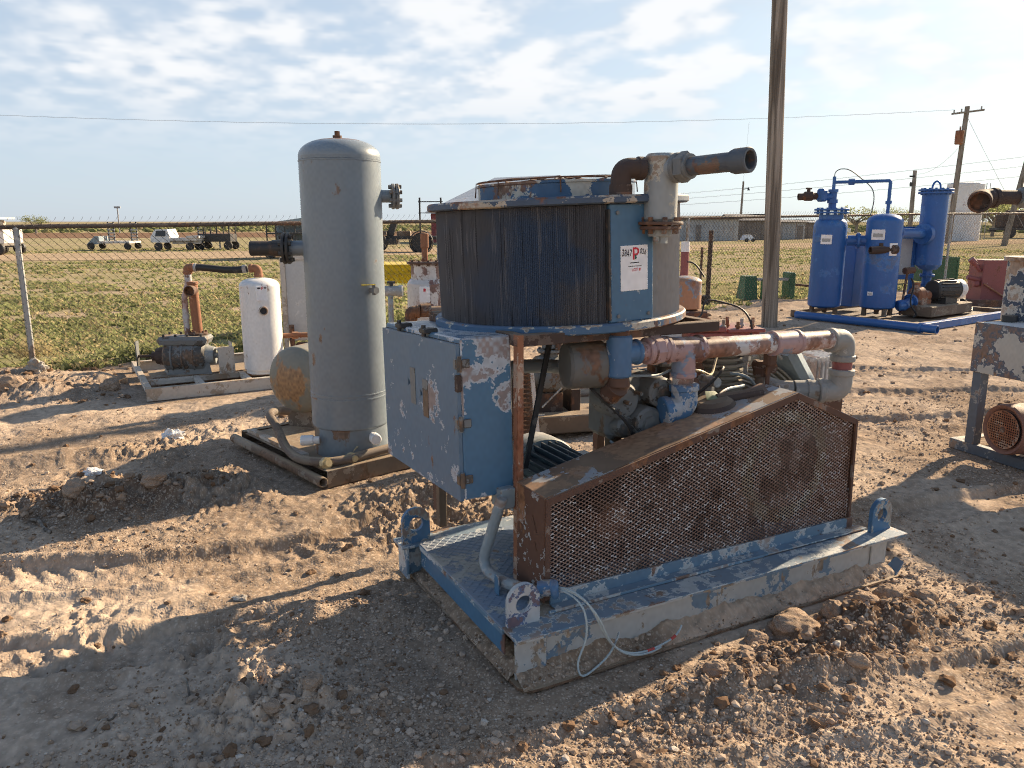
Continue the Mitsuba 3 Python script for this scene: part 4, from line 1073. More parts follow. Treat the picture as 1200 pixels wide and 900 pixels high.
put('valve_cover', hull([o_ + u_ * a + w_ * b + V(0, 0, c) for a, b, c in ((-.02, .13, .13), (-.02, -.13, .13), (.44, .13, .13), (.44, -.13, .13), (-.04, .14, .18), (-.04, -.14, .18), (.46, .14, .18), (.46, -.14, .18), (-.02, .12, .215), (-.02, -.12, .215), (.44, .12, .215), (.44, -.12, .215))]), 'iron', L_, pb)
put('rib', cat(*[lathe([(.16, 0), (.176, .006), (.176, .018), (.16, .024)], o_ + u_ * t, u_, 36) for t in (.08, .19, .30)]), 'iron', L_, pb, kind='stuff')
put('cover_bolts', cat(*[cyl(o_ + u_ * t + w_ * s + V(0, 0, .21), o_ + u_ * t + w_ * s + V(0, 0, .24), .012, n=6) for t in (.02, .14, .26, .40) for s in (-.1, .1)]), 'dark_iron', L_, pb, kind='stuff')
P('bearing_housing', cat(cyl(o_ - u_ * .09, o_ + u_ * .01, .085, .105), cyl(o_ - u_ * .14, o_ - u_ * .08, .05), cyl(o_ - u_ * .30, o_ - u_ * .1, .016)), 'dark_rust')
P('drive_key', cat(hull([o_ - u_ * .29 + V(0, 0, c) + w_ * s + u_ * t for c, q in ((-.10, .03), (.16, .045)) for s in (-q, q) for t in (-.006, .006)]), ), 'iron', label='upright grey paddle shaped drive arm')
P('bearing_housing', cat(cyl(o_ + u_ * .41, o_ + u_ * .50, .115, .09), cyl(o_ + u_ * .48, o_ + u_ * .66, .03)), 'pipe_grey')
P('coupling_guard', cat(bx(.74, .90, .37, .375, .134, .42), bx(.74, .90, .37, .60, .385, .39), hull([(.88, .36, .134), (.886, .36, .134), (.88, .60, .134), (.886, .60, .134), (.88, .38, .46), (.886, .38, .46), (.88, .54, .46), (.886, .54, .46)])), 'frame_white')
P('pipe_flange', flange((.60, .66, .545), (0, 0, 1), .10, .022, 6, hexr=.013), 'rust')
P('suction_pipe', cat(cyl((.60, .66, .55), (.585, .66, 1.08), .050), cyl((.585, .66, 1.06), (.585, .66, 1.09), .058, b=.005)), 'rust_light', label='rusty brown upright pipe')
P('side_outlet', bore((.585, .66, 1.0), (.53, .55, 1.0), .055, .046, .06), 'rust')
P('gas_pipe', cat(cyl((.50, .70, .53), (.50, .70, .92), .030), cyl((.50, .70, .70), (.50, .70, .74), .036), cyl((.50, .70, .92), (.55, .68, 1.09), .030), cyl((.55, .68, 1.08), (.55, .68, 1.20), .036)), 'pipe_white')
P('pipe_elbow', elbow((.55, .68, 1.235), (0, 0, -1), (.85, -.45, 0), .055, .040), 'rust_light')
P('rubber_hose', sweep(spline([(.60, .655, 1.235), (.72, .60, 1.232), (.88, .525, 1.212), (1.02, .455, 1.21), (1.10, .415, 1.22)], 8), .037, 14), 'rubber', label='black rubber hose with clamps')
P('hose_clamp', cyl((.60, .655, 1.235), (.635, .637, 1.235), .042), 'galv')
P('hose_clamp', cyl((1.06, .435, 1.217), (1.095, .417, 1.220), .042), 'galv')
P('pipe_elbow', elbow((1.20, .36, 1.225), (-.88, .46, 0), (0, 0, -1), .075, .042), 'rust_light')
WT = P('white_tank', lathe([(.185, .125), (.185, .16), (.205, .17), (.205, 1.04)] + [(.205 * math.cos(a) ** .7, 1.04 + .085 * math.sin(a)) for a in np.linspace(.08, math.pi / 2 - .02, 12)] + [(0, 1.125)], (1.20, .36, 0), n=60), 'white', label='white upright tank with rust specks')
vq = V(-.10, -.995, 0)
q = V(1.20, .36, .80) + vq * .205
put('port', bore(q - vq * .03, q + vq * .03, .045, .034, .05), 'frame_white', L_, WT)
put('port_shade', cyl(q + vq * .012, q + vq * .016, .034), 'ink_and_shade', L_, WT)  # black disc stands in for the shade inside the port
q = V(1.20, .36, .985) + vq * .206
LS = Frame(0, 0)
LS.m = L_.m @ np.array([[.995, -.10, 0, q[0]], [.10, .995, 0, q[1]], [0, 0, 1, q[2]], [0, 0, 0, 1.0]]) @ np.array([[1, 0, 0, 0], [0, 1, 0, 0], [0, 0, 1, 0], [0, 0, 0, 1.0]])
sq = put('lot_sheet', bx(-.055, .055, -.004, .02, -.08, .07, .001), 'paper', LS, WT)
lettering('red_letter', 'P', -.012, .030, .032, 'ink_red', sq, LS, y=-.0045, bold=True)
put('figures', cat(bx(-.048, -.018, -.0055, -.0045, .040, .056, .0002), bx(.020, .046, -.0055, -.0045, .042, .056, .0002)), 'ink_and_shade', LS, sq, kind='stuff')
P('side_pipe', cat(cyl((1.40, .33, .50), (1.66, .28, .50), .028), cyl((1.50, .31, .50), (1.56, .30, .50), .04, n=8)), 'rust_light')

# ------------------------------------------------------------------ things between and behind
F_ = Frame(-2.70, 9.6, 0, 8)
A = thing('upright_panel', 'upright grey panel in a pale frame between the white tank and the grey tank', 'panel')
put('sheet', bx(-.10, .30, 0, .012, .30, 1.24), 'panel_grey', F_, A)
for x0, x1, z0, z1 in ((-.16, -.101, .02, 1.27), (.301, .36, .02, 1.27), (-.10, .30, .24, .299), (-.10, .30, 1.241, 1.30)):
    put('frame_bar', bx(x0, x1, -.02, .05, z0, z1), 'frame_white', F_, A)
put('pipework', cat(pipe([(.0, -.05, .1), (.0, -.05, .20), (.30, -.05, .20)], .03, .05), cyl((-.05, -.1, 0), (-.05, -.1, .45), .03), bx(-.2, .4, -.2, .3, .0, .06)), 'dark_rust', F_, A)

A = thing('rusty_vessel', 'white vessel with rust runs, a rusty flange and a rusty pipe on top', 'pressure vessel')
F_ = Frame(-.95, 8.5, 0, 0)
put('shell', cat(lathe([(0, .12), (.20, .12), (.20, 1.04), (.17, 1.085), (0, 1.085)], n=44)), 'white_rust', F_, A)
put('neck', lathe([(.155, 1.08), (.155, 1.25), (0, 1.25)], n=40), 'white_rust', F_, A)
put('flange', flange((0, 0, 1.265), (0, 0, 1), .20, .024, 10), 'rust', F_, A)
put('top_pipe', cat(cyl((.0, 0, 1.27), (.0, 0, 1.45), .034), cyl((.0, 0, 1.42), (.0, 0, 1.58), .045, b=.008)), 'rust_light', F_, A)
put('side_elbow', cat(elbow((-.10, -.55, .79), (0, .4, -1), (1, .2, 0), .08, .06), cyl((0, -.53, .80), (.10, -.50, .80), .07, n=28), cyl((.10, -.50, .80), (.22, -.45, .80), .04)), 'rust', F_, A)
put('lot_sheet', bx(-.045, .065, -.212, -.19, .85, 1.02, .001), 'paper', F_, A)
put('red_mark', bx(-.0, .024, -.2135, -.2122, .965, 1.0, .0003), 'ink_red', F_, A)
put('leg', cat(bx(-.16, -.12, -.04, .04, 0, .14)), 'rust', F_, A)
put('leg', cat(bx(.12, .16, -.04, .04, 0, .14)), 'rust', F_, A)

A = thing('pipe_stand', 'grey pipe tee on an upright pipe in front of the weeds', 'pipe')
F_ = Frame(-1.28, 8.0, 0, 0)
put('upright', cyl((.02, 0, 0), (.02, 0, .98), .028), 'bluegrey', F_, A)
put('tee', cat(cyl((-.16, 0, 1.0), (.13, 0, 1.0), .052, b=.006), cyl((.10, 0, 1.0), (.15, 0, 1.0), .060, b=.006)), 'galv', F_, A)
put('valve_handle', cat(cyl((.03, 0, 1.04), (.03, 0, 1.10), .02), bx(-.01, .07, -.02, .02, 1.075, 1.10)), 'dark_iron', F_, A)
A = thing('yellow_trough', 'bright yellow steel trough standing beyond the fence', 'trough')
F_ = Frame(-1.9, 13.0, 0, 4)
put('body', hull([(-1.2, -.2, .70), (1.0, -.2, .70), (1.0, .5, .70), (-1.2, .5, .70), (-1.3, -.35, 1.02), (1.1, -.35, 1.02), (1.1, .6, 1.02), (-1.3, .6, 1.02)]), 'yellow', F_, A)
put('edge_rib', bx(-1.27, 1.07, -.345, -.325, .86, .875), 'yellow', F_, A)
for x_ in (-1.1, .9):
    put('leg', bx(x_ - .04, x_ + .04, -.1, .4, -.1, .70), 'dark_rust', F_, A)

# rear motor and pump on a timber-like beam, seen under the cooler
A = thing('rear_pump', 'dark rusty pump and pipework on a broad sandy beam behind the cooler', 'pump')
F_ = Frame(-.15, 5.95, 0, 14)
put('beam', cat(bx(0, 1.5, 0, .16, 0, .15, .01)), 'brown_beam', F_, A)
put('beam', cat(bx(0, 1.5, .75, .92, 0, .15, .01)), 'brown_beam', F_, A)
put('deck', bx(0, 1.5, .161, .749, .03, .12), 'brown_beam', F_, A)
put('pedestal', cat(bx(.38, .64, .18, .55, .12, .30), bx(.72, .80, .2, .6, .12, .32)), 'dark_rust', F_, A)
put('pump_casing', cat(lathe([(0, 0), (.10, 0), (.16, .03), (.17, .08), (.17, .22), (.15, .26), (0, .27)], (.42, .30, .44), (1, .1, 0), 36), cyl((.30, .29, .44), (.44, .30, .44), .10)), 'iron', F_, A)
put('discharge', cat(flange((.56, .31, .645), (0, 0, 1), .11, .02, 8), cyl((.56, .31, .55), (.56, .31, .64), .07), elbow((.56, .31, .76), (0, 0, -1), (.6, .5, .3), .08, .06), cyl((.72, .44, .83), (.9, .6, .9), .05)), 'iron', F_, A)
put('receiver', lathe(dome_tank(.12, 0, .42, .05), (.30, .55, .78), (1, .05, 0), 32), 'galv', F_, A)
put('valve', cat(cyl((.62, .25, .62), (.62, .25, .90), .03), cyl((.54, .25, .84), (.72, .25, .84), .045), bx(.56, .68, .22, .28, .80, .87)), 'rust', F_, A)
put('motor', cat(cyl((.02, .28, .42), (.30, .29, .42), .14, b=.02)), 'dark_iron', F_, A)
put('motor_foot', bx(.05, .28, .18, .4, .12, .30), 'dark_rust', F_, A)
put('cable', sweep(spline([(.20, .10, .60), (.24, .08, .40), (.19, .08, .25), (.28, .06, .18), (.44, .04, .16)]), .008, 6), 'galv', F_, A)
put('handle_rod', cyl((.42, .05, .22), (.58, .03, .38), .007), 'galv', F_, A)
F2 = Frame(.01, 5.62, 0, 12)
A = thing('mesh_guard', 'small mesh belt guard with a pale edge behind the cabinet', 'guard')
ms = []
for i in range(16):
    for s in (1, -1):
        ms.append(sweep([(.0 + .0 * i, 0, .14 + i * .035), (.17 - .002 * i, 0, .14 + (i + s * .8) * .035)], .0035, 4))
put('mesh', cat(ms), 'rust', F2, A, kind='stuff')
put('edge', hull([(.15, -.01, .64), (.125, -.01, .64), (.15, .02, .64), (.125, .02, .64), (.205, -.01, .12), (.17, -.01, .12), (.205, .02, .12), (.17, .02, .12)]), 'white_frame', F2, A)
put('backing', bx(-.12, .16, .05, .055, .12, .62), 'dark_rust', F2, A)
single('white_drum', lathe(dome_tank(.14, -.25, .22, .05), (.72, 8.0, .50), (1, .2, 0), 36), 'white', 'small white drum lying far behind the pump', 'drum')

# red compressor with a bolted plate and a cable loop, orange tank beside it
A = thing('red_compressor', 'dark red machine with bolted plates and a black cable loop behind the long pipe', 'compressor')
F_ = Frame(1.75, 7.5, 0, 6)
put('body', cat(bx(0, .72, 0, .5, .35, .64, .02), bx(.05, .66, .05, .45, 0, .35)), 'red_paint', F_, A)
put('plate', cat(bx(-.02, .36, -.03, .5, .64, .69, .008), bx(.38, .76, -.03, .5, .63, .665, .008)), 'red_paint', F_, A)
for i, (x_, y_) in enumerate([(.04 + .075 * i, .02 + .09 * (i % 2)) for i in range(9)]):
    put('bolt', cat(cyl((x_, y_, .66), (x_, y_, .735 + .02 * (i % 3)), .018, n=8), cyl((x_, y_, .68), (x_, y_, .70), .03, n=6)), ('rust', 'galv', 'rust_light')[i % 3], F_, A)
put('cable_loop', sweep(spline([(-.08, .0, .70), (.03, .05, .76), (.14, .1, .80), (.17, .1, .92), (.35, .1, .92), (.55, .05, .84), (.62, .0, .70), (.62, 0, .60)]), .010, 8), 'rubber', F_, A)
put('white_box', bx(-.32, -.08, .0, .3, .40, .72, .01), 'panel_grey', F_, A)
A = thing('orange_tank', 'small tank with orange rust and blue paint beside the cooler', 'tank')
F_ = Frame(2.02, 9.0, 0, 0)
put('shell', lathe(dome_tank(.185, .72, 1.02, .07, bot=.02), n=40), 'orange_tank', F_, A)
put('base', cat(bx(-.2, .24, -.2, .2, .50, .695, .02), bx(-.2, .2, -.2, .2, 0, .5)), 'rust', F_, A)
put('hose', sweep(spline([(.0, -.05, 1.25), (.08, -.1, 1.22), (.16, -.1, 1.12), (.19, -.1, 1.08)]), .010, 6), 'rubber', F_, A)
A = thing('red_post', 'red and white post right behind the orange tank', 'post')
put('post', cyl((2.13, 9.6, 0), (2.13, 9.6, 1.34), .05), 'red_paint', WORLD, A)
put('cap', cyl((2.13, 9.6, 1.34), (2.13, 9.6, 1.46), .052), 'white', WORLD, A)
white_crate = thing('finned_crate', 'whitish finned metal casting lying behind the grey elbow', 'casting')
F_ = Frame(2.20, 5.55, .54, 30)
put('core', bx(0, .34, 0, .22, 0, .16, .01), 'iron', F_, white_crate)
for i in range(8):
    put('fin', bx(i * .045, i * .045 + .02, -.03, .25, -.01, .19, .006), 'white_frame', F_, white_crate)
put('base', bx(-.02, .40, .0, .30, -.56, -.011, .02), 'rust', F_, white_crate)

# ------------------------------------------------------------------ blue filter vessels on their skid
A = thing('filter_skid', 'bright blue filter package with three vessels, pump and motor on a long skid', 'filter package')
P = lambda name, mesh, lk, **kw: put(name, mesh, lk, kw.pop('fr', B_), A, **kw)
P('front_pipe', cat(bore((-.22, 2.2, .07), (-.22, -.28, .07), .065, .05, .1), cyl((-.22, -.05, .07), (-.22, .0, .07), .085)), 'vessel_blue', label='blue pipe lying along the skid end')
P('skid_beam', bx(-.03, 3.35, 0, .10, 0, .12, .006), 'vessel_blue')
P('skid_beam', bx(-.03, 3.35, 2.35, 2.45, 0, .12, .006), 'brown_beam')
P('skid_beam', bx(-.05, .05, .101, 2.349, .01, .115, .006), 'brown_beam')
P('skid_beam', bx(3.28, 3.38, .101, 2.349, .01, .115, .006), 'brown_beam')
P('deck', bx(.051, 3.27, .102, 2.348, .03, .046), 'dark_rust')  # dark tone paints in the shade under the vessels
PV = lambda name, mesh, lk, **kw: put(name, mesh, lk, kw.pop('fr', BV), A, **kw)
BV = Frame(7.04, 13.0, -.119, 36)                 # the vessels and the pump set on the deck
BV.m = BV.m @ np.diag([1.07, 1.07, 1.07, 1.0])
def vessel(c, r, z0, z1, neck, legs):
    x_, y_ = c
    pr = [(0, z0 - .06)] + [(r * math.sin(a), z0 - .06 * math.cos(a)) for a in np.linspace(.2, math.pi / 2, 6)]
    if neck:
        pr += [(r, z1)] + [(neck + (r - neck) * math.cos(a), z1 + .14 * math.sin(a)) for a in np.linspace(.1, math.pi / 2, 8)] + [(neck, z1 + .22), (0, z1 + .22)]
    else:
        pr += [(r * math.cos(a) ** .8, z1 + .13 * math.sin(a)) for a in np.linspace(0, math.pi / 2 - .03, 12)] + [(0, z1 + .13)]
    vs_ = PV('vessel', lathe(pr, (x_, y_, 0), n=56), 'vessel_blue')
    for t in legs:
        put('leg', bx(x_ + math.cos(t) * r * .8 - .03, x_ + math.cos(t) * r * .8 + .03, y_ + math.sin(t) * r * .8 - .03, y_ + math.sin(t) * r * .8 + .03, .185, z0 + .05), 'brown_beam', BV, vs_)
    return vs_
v1 = (-.62, 1.42)
fl = lambda z, c, r, n=12: cat(flange((*c, z), (0, 0, 1), r, .03, n, hexr=.02), flange((*c, z + .045), (0, 0, 1), r, .03, n, hexr=.02))
k1 = vessel(v1, .262, .34, 1.60, .19, (.5, 2.6, 4.7))
labels[k1] = {'label': 'blue vessel with bolted flange and top valve'}
put('flange', fl(1.85, v1, .27), 'vessel_blue', BV, k1)
PV('top_tee', cat(cyl((*v1, 1.9), (*v1, 2.22), .06), cyl((*v1, 2.0), (*v1, 2.06), .085, n=8), cyl((*v1, 2.17), (*v1, 2.22), .08, n=8), cyl((v1[0], v1[1], 2.10), (v1[0] - .18, v1[1] + .13, 2.10), .06), cyl((*v1, 2.22), (*v1, 2.42), .026)), 'vessel_blue')
PV('gate_valve', cat(bx(v1[0] - .24, v1[0] - .10, v1[1] + .02, v1[1] + .16, 2.02, 2.23, .03)), 'vessel_blue')
PV('rusty_valve', cat(bore((v1[0] - .2, v1[1] + .15, 2.11), (v1[0] - .45, v1[1] + .34, 2.10), .055, .04, .06), cyl((v1[0] - .32, v1[1] + .24, 2.11), (v1[0] - .32, v1[1] + .24, 2.24), .028), cyl((v1[0] - .26, v1[1] + .19, 2.11), (v1[0] - .38, v1[1] + .29, 2.11), .075, b=.02), bx(v1[0] - .38, v1[0] - .26, v1[1] + .22, v1[1] + .26, 2.22, 2.245)), 'dark_rust', label='rusty brown valve on the blue vessel top')
v2 = (-.13, .77)
PV('small_pipe', cat(pipe([(v1[0], v1[1], 2.33), (v2[0] + .05, v2[1], 2.345), (v2[0] + .05, v2[1], 1.82)], .027, .03, 10), cyl((v2[0] + .05, v2[1], 1.98), (v2[0] + .05, v2[1], 2.03), .05, n=8), cyl((v1[0] + .16, v1[1] - .16, 2.334), (v1[0] + .22, v1[1] - .22, 2.336), .05, n=8)), 'vessel_blue')
PV('sense_tube', sweep(spline([(v1[0], v1[1], 2.42), (v1[0] + .03, v1[1] - .03, 2.52), (v1[0] + .10, v1[1] - .10, 2.54), (v1[0] + .28, v1[1] - .28, 2.40), (v2[0] - .14, v2[1] + .18, 2.20), (v2[0] - .12, v2[1] + .16, 2.10), (v2[0] - .14, v2[1] + .18, 1.80)]), .008, 6), 'iron')
k2 = vessel(v2, .272, .34, 1.70, 0, (.5, 2.6, 4.2, 5.6))
labels[k2] = {'label': 'blue round topped vessel in the middle'}
PV('link_pipe', cat(cyl((v1[0] + .2, v1[1] - .2, 1.40), (v2[0] - .15, v2[1] + .2, 1.40), .085), flange((v1[0] + .26, v1[1] - .35, 1.40), (.6, -.8, 0), .13, .04, 8)), 'vessel_blue')
cv = unit([-.30, -.955, 0])       # towards the yard
def tag(c, r, dx, z, w, h, name='lot_sheet', red=False):
    th_ = math.atan2(-12.6 + 0, -6.0) - math.radians(36) + dx
    n_ = V(math.cos(th_), math.sin(th_), 0)
    fr2 = Frame(0, 0)
    q_ = V(*c, z) + n_ * (r + .001)
    fr2.m = BV.m @ np.array([[-n_[1], -n_[0], 0, q_[0]], [n_[0], -n_[1], 0, q_[1]], [0, 0, 1, q_[2]], [0, 0, 0, 1.0]])
    s_ = put(name, bx(-w / 2, w / 2, -.004, .012, -h / 2, h / 2, .001), 'paper', fr2, A)
    if red:
        put('red_mark', bx(-w * .22, w * .05, -.0055, -.0042, -h * .1, h * .35, .0003), 'ink_red', fr2, s_)
    else:
        put('print_block', bx(-w * .38, w * .38, -.0055, -.0042, -h * .25, h * .12, .0003), 'galv', fr2, s_)
tag(v1, .262, -.12, 1.42, .17, .15)
tag(v2, .272, -.30, 1.50, .20, .16)
tag(v2, .272, .62, 1.27, .13, .20, red=True)
tag(v2, .272, -.45, .56, .09, .06)
PV('nameplate', bx(v1[0] - .28, v1[0] - .255, v1[1] - .02, v1[1] + .1, 1.38, 1.5), 'vessel_blue')
PV('rusty_outlet', cat(bore((v2[0] - .10, v2[1] - .20, 1.27), (v2[0] - .40, v2[1] - .02, 1.255), .062, .045, .08), cyl((v2[0] - .16, v2[1] - .24, 1.27), (v2[0] - .06, v2[1] - .28, 1.27), .07, b=.02), cyl((v2[0] - .25, v2[1] - .11, 1.27), (v2[0] - .25, v2[1] - .11, 1.37), .03)), 'dark_rust')
v3 = (1.20, .66)
k3 = PV('tall_filter', cat(lathe([(0, .88), (.14, .90), (.205, .98), (.205, 2.18), (0, 2.18)], (*v3, 0), n=48)), 'vessel_blue', label='tall slim blue filter housing with lifting eye')
put('flange', fl(2.18, v3, .27, 14), 'vessel_blue', BV, k3)
put('lifting_loop', sweep([(v3[0] + .07 * math.cos(t) * .8, v3[1] - .07 * math.cos(t) * .6, 2.25 + .12 * math.sin(t)) for t in np.linspace(0, math.pi, 14)], .016, 8), 'vessel_blue', BV, k3)
put('outlet_pipe', cat(cyl((*v3, .45), (*v3, .9), .075), flange((*v3, .62), (0, 0, 1), .12, .03, 8), flange((*v3, .80), (0, 0, 1), .12, .03, 8)), 'vessel_blue', BV, k3)
PV('cross_pipe', cat(cyl((v2[0] + .2, v2[1] - .02, 1.52), (v3[0] - .15, v3[1], 1.50), .085), flange((v2[0] + .32, v2[1] - .02, 1.52), (1, -.05, 0), .15, .05, 8), flange((v3[0] - .26, v3[1], 1.5), (1, -.05, 0), .17, .10, 8)), 'vessel_blue')
PF = Frame(*BV.p((.62, 1.16, 0)), 36 - 32)
PF.m = PF.m @ np.diag([1.07, 1.07, 1.07, 1.0])
pp = PV('panel_frame', cat(bx(-.03, .03, -.02, .04, .18, 1.62), bx(.52, .58, -.02, .04, .18, 1.62), bx(.03, .52, -.02, .04, .72, .80), bx(.03, .52, -.02, .04, 1.56, 1.62)), 'vessel_blue', fr=PF)
put('panel', bx(.031, .519, .0, .02, .80, 1.56), 'panel_grey', PF, pp, label='light grey panel in a blue frame')
PV('back_cabinet', bx(.18, .62, 1.40, 1.70, .25, 1.42, .01), 'vessel_blue')
PV('grey_pipe', pipe([(.06, 1.15, .3), (.12, 1.16, .45), (.16, 1.18, .95), (.3, 1.2, 1.1)], .035, .08, 10), 'galv')
PV('motor_base', bx(.25, 1.65, .06, .60, .19, .36, .01), 'brown_beam')
mo = PV('pump_motor', cat(cyl((.80, .36, .58), (1.32, .23, .58), .165, n=36, b=.02), bx(.9, 1.3, .16, .44, .36, .47)), 'dark_iron', label='dark grey motor with white end bell')
put('end_bell', lathe([(.165, 0), (.172, .01), (.172, .10), (.13, .17), (0, .18)], (1.31, .232, .58), (.97, -.24, 0), 36), 'white', BV, mo)
put('fins', cat(*[hull([(V(.86, .345, .58) + V(.97, -.24, 0) * t + (V(.24, .97, 0) * math.cos(a) + V(0, 0, 1) * math.sin(a)) * r_ + (V(0, 0, 1) * math.cos(a) - V(.24, .97, 0) * math.sin(a)) * w_) for t in (0, .40) for r_ in (.15, .185) for w_ in (-.006, .006)]) for a in np.arange(18) * math.pi / 9]), 'dark_iron', BV, mo)
PV('pump', cat(lathe([(0, 0), (.12, 0), (.15, .04), (.15, .16), (.10, .20), (.08, .34), (0, .34)], (.40, .46, .50), (.97, -.24, 0), 32), cyl((.45, .45, .5), (.45, .45, .72), .06), bx(.4, .7, .3, .55, .36, .44)), 'rust_light')
PV('suction_line', cat(cyl((.05, .42, .36), (.40, .46, .44), .075), flange((.30, .45, .42), (1, .1, .2), .12, .05, 8), cyl((.0, .5, .36), (.12, .43, .37), .09, b=.02)), 'vessel_blue')
PV('brown_valve', cat(cyl((.12, .5, .92), (.32, .45, .93), .055, b=.01), cyl((.12, .5, .2), (.18, .48, .9), .018)), 'rust')
PV('drain_hose', sweep(spline([(.20, .42, .80), (.16, .36, .55), (.08, .30, .35), (.14, .25, .22), (.10, .28, .19)]), .014, 8), 'rubber')
PV('coiled_cable', sweep([(1.75 + .14 * math.cos(t), .22 + .10 * math.sin(t), .25 + .09 * math.sin(t) + .004 * t) for t in np.linspace(0, 14, 60)], .014, 6), 'rubber')

# ------------------------------------------------------------------ stand at the right edge
A = thing('steel_stand', 'chipped blue stand with column, high pipe elbow and rusty motor at the right edge', 'stand')
P = lambda name, mesh, lk, **kw: put(name, mesh, lk, kw.pop('fr', R_), A, **kw)
for y_ in (0, 1.0):
    P('base_rail', channel((-.03, y_, 0), (1.45, y_, 0), .075, .06, .007, 1), 'post_blue')
for x_ in (.0, .55, 1.4):
    P('base_rail', bx(x_ - .035, x_ + .035, .008, 1.0, .065, .0745), 'frame_white')
for x_, y_ in ((.10, .0), (.10, .80), (1.3, 0), (1.3, .8)):
    P('post', bx(x_, x_ + .075, y_, y_ + .075, .075, .64), 'post_blue')
P('box_panel', bx(.085, 1.40, -.016, -.002, .62, .985, .003), 'panel_worn', label='blue box side with bare pale patches')
P('box_end', bx(.088, .098, -.002, .90, .622, .983, .003), 'rust_plate')
P('box_top', bx(.10, 1.40, -.002, .90, .965, .983, .003), 'white_frame')
P('column', cat(cyl((.15, .46, .985), (.15, .46, 1.43), .20, n=44), cyl((.15, .46, 1.42), (.15, .46, 1.45), .225, n=44)), 'mud_blue', label='blue column with rust patches')
P('column_stub', cyl((.16, .22, .985), (.16, .22, 1.03), .05), 'dark_iron')
P('post_column', cyl((.22, .55, 1.45), (.22, .55, 1.86), .06), 'rust')
hd_ = unit([.10, -1, 0])
P('high_pipe', cyl((.22, .62, 1.87), (.10, -.02, 1.87), .05), 'dark_rust')
P('high_valve', cat(cyl((.205, .45, 1.87), (.155, .16, 1.87), .075, n=8, b=.02), bx(.12, .24, .25, .36, 1.80, 1.955, .02), cyl((.17, .30, 1.87), (.05, .32, 1.87), .05)), 'iron')
P('high_elbow', elbow((.085, -.11, 1.865), (.19, .98, 0), (.60, -.75, -.18), .10, .062), 'dark_rust', label='dark elbow turning to an open end')
P('open_end', bore((.145, -.185, 1.847), (.195, -.248, 1.832), .075, .060, .05), 'dark_rust')
mt = P('rusty_motor', cat(lathe([(0, .03), (.135, .03), (.15, .012), (.172, .0), (.180, .02), (.180, .16), (.165, .20), (.165, .60), (0, .60)], (.47, -.10, .275), (.12, 1, 0), 44), bx(.36, .60, .1, .45, .075, .15)), 'rust_motor', label='rusty motor with round perforated end grille')
gr = []
for i in range(-7, 8):
    for j in range(-7, 8):
        if math.hypot(i, j) < 7.2 and math.hypot(i, j) > 1.6:
            gr.append((i * .0175, j * .0175))
hole = Point(0, 0).buffer(.135, 32)
for a, b in gr:
    hole = hole.difference(sbox(a - .006, b - .006, a + .006, b + .006))
g3 = extr(hole, 0, .004, 'xz')
GF = Frame(.47, -.10, .275, -6.8)
GF.m = R_.m @ GF.m
put('grille', g3, 'rust_light', GF, mt)
put('grille_hub', cyl((0, -.004, 0), (0, .02, 0), .022), 'rust', GF, mt)
put('grille_back', cyl((0, .016, 0), (0, .022, 0), .132), 'ink_and_shade', GF, mt)

# ------------------------------------------------------------------ red box, green frames, posts
A = thing('red_box', 'dark red steel box with pipe fittings on its left side', 'box')
F_ = Frame(9.72, 16.0, 0, -4)
put('body', bx(0, .78, 0, .6, .08, .93, .01), 'red_paint', F_, A)
put('fitting', cat(cyl((-.02, .1, .70), (-.22, .05, .92), .04), cyl((-.26, .05, .95), (-.18, .05, .87), .065), cyl((.0, .2, .80), (-.15, .2, .83), .02)), 'red_paint', F_, A)
put('valve', cat(cyl((0, .1, .52), (-.26, .1, .58), .05), cyl((-.12, .1, .44), (-.02, .1, .44), .07, b=.02)), 'red_paint', F_, A)
put('tray', cat(bx(-.5, .9, -.4, .7, 0, .08), bx(-.5, .9, -.4, -.35, .08, .15)), 'rust', F_, A)
put('brown_pipe', sweep(spline([(.02, -.03, .45), (.25, -.05, .30), (.55, -.05, .12)]), .018, 8), 'rust_light', F_, A)
A = thing('green_trestle', 'pair of green steel frames beyond the fence beside the wooden pole', 'frame')
F_ = Frame(5.15, 17.1, 0, 5)
for x_, w_ in ((.0, .30), (.62, .16)):
    put('side_plate', hull([(x_, 0, 0), (x_ + w_, 0, 0), (x_, .5, 0), (x_ + w_, .5, 0), (x_ + .04, .1, .52), (x_ + w_, .1, .52), (x_ + .04, .4, .52), (x_ + w_, .4, .52)]), 'green', F_, A)
put('upright', bx(.40, .50, 0, .1, 0, .44), 'green', F_, A)
put('top_bar', bx(.30, 1.1, .05, .12, .42, .48), 'galv', F_, A)
put('slat', bx(1.02, 1.16, .0, .4, 0, .60, .02), 'green', F_, A)
put('tow_bar', cyl((1.15, .2, .33), (2.25, .1, .22), .03), 'dark_rust', F_, A)
A = thing('green_crate', 'green mesh sided crate beyond the blue motor', 'crate')
F_ = Frame(11.9, 22.6, 0, 0)
put('rim', cat(bx(0, 1.1, 0, .04, .62, .70), bx(0, 1.1, .8, .84, .62, .70), bx(0, .05, 0, .8, 0, .70), bx(1.05, 1.1, 0, .8, 0, .70)), 'green', F_, A)
put('panel', bx(.05, 1.05, .02, .03, 0, .62), 'green', F_, A)
for (x_, y_, h_, r_, lab) in ((4.31, 17.0, 1.52, .05, 'thick brown pipe post standing beyond the fence near the orange tank'), (4.13, 17.0, 1.16, .028, 'thin dark rod standing beyond the fence near the orange tank')):
    t = thing('iron_post', lab, 'post')
    put('shaft', cyl((x_, y_, -.1), (x_ + .01, y_, h_), r_), 'dark_rust', WORLD, t)
    put('foot', bx(x_ - .10, x_ + .06, y_ - .08, y_ + .08, -.1, .12, .02), 'dark_iron', WORLD, t)

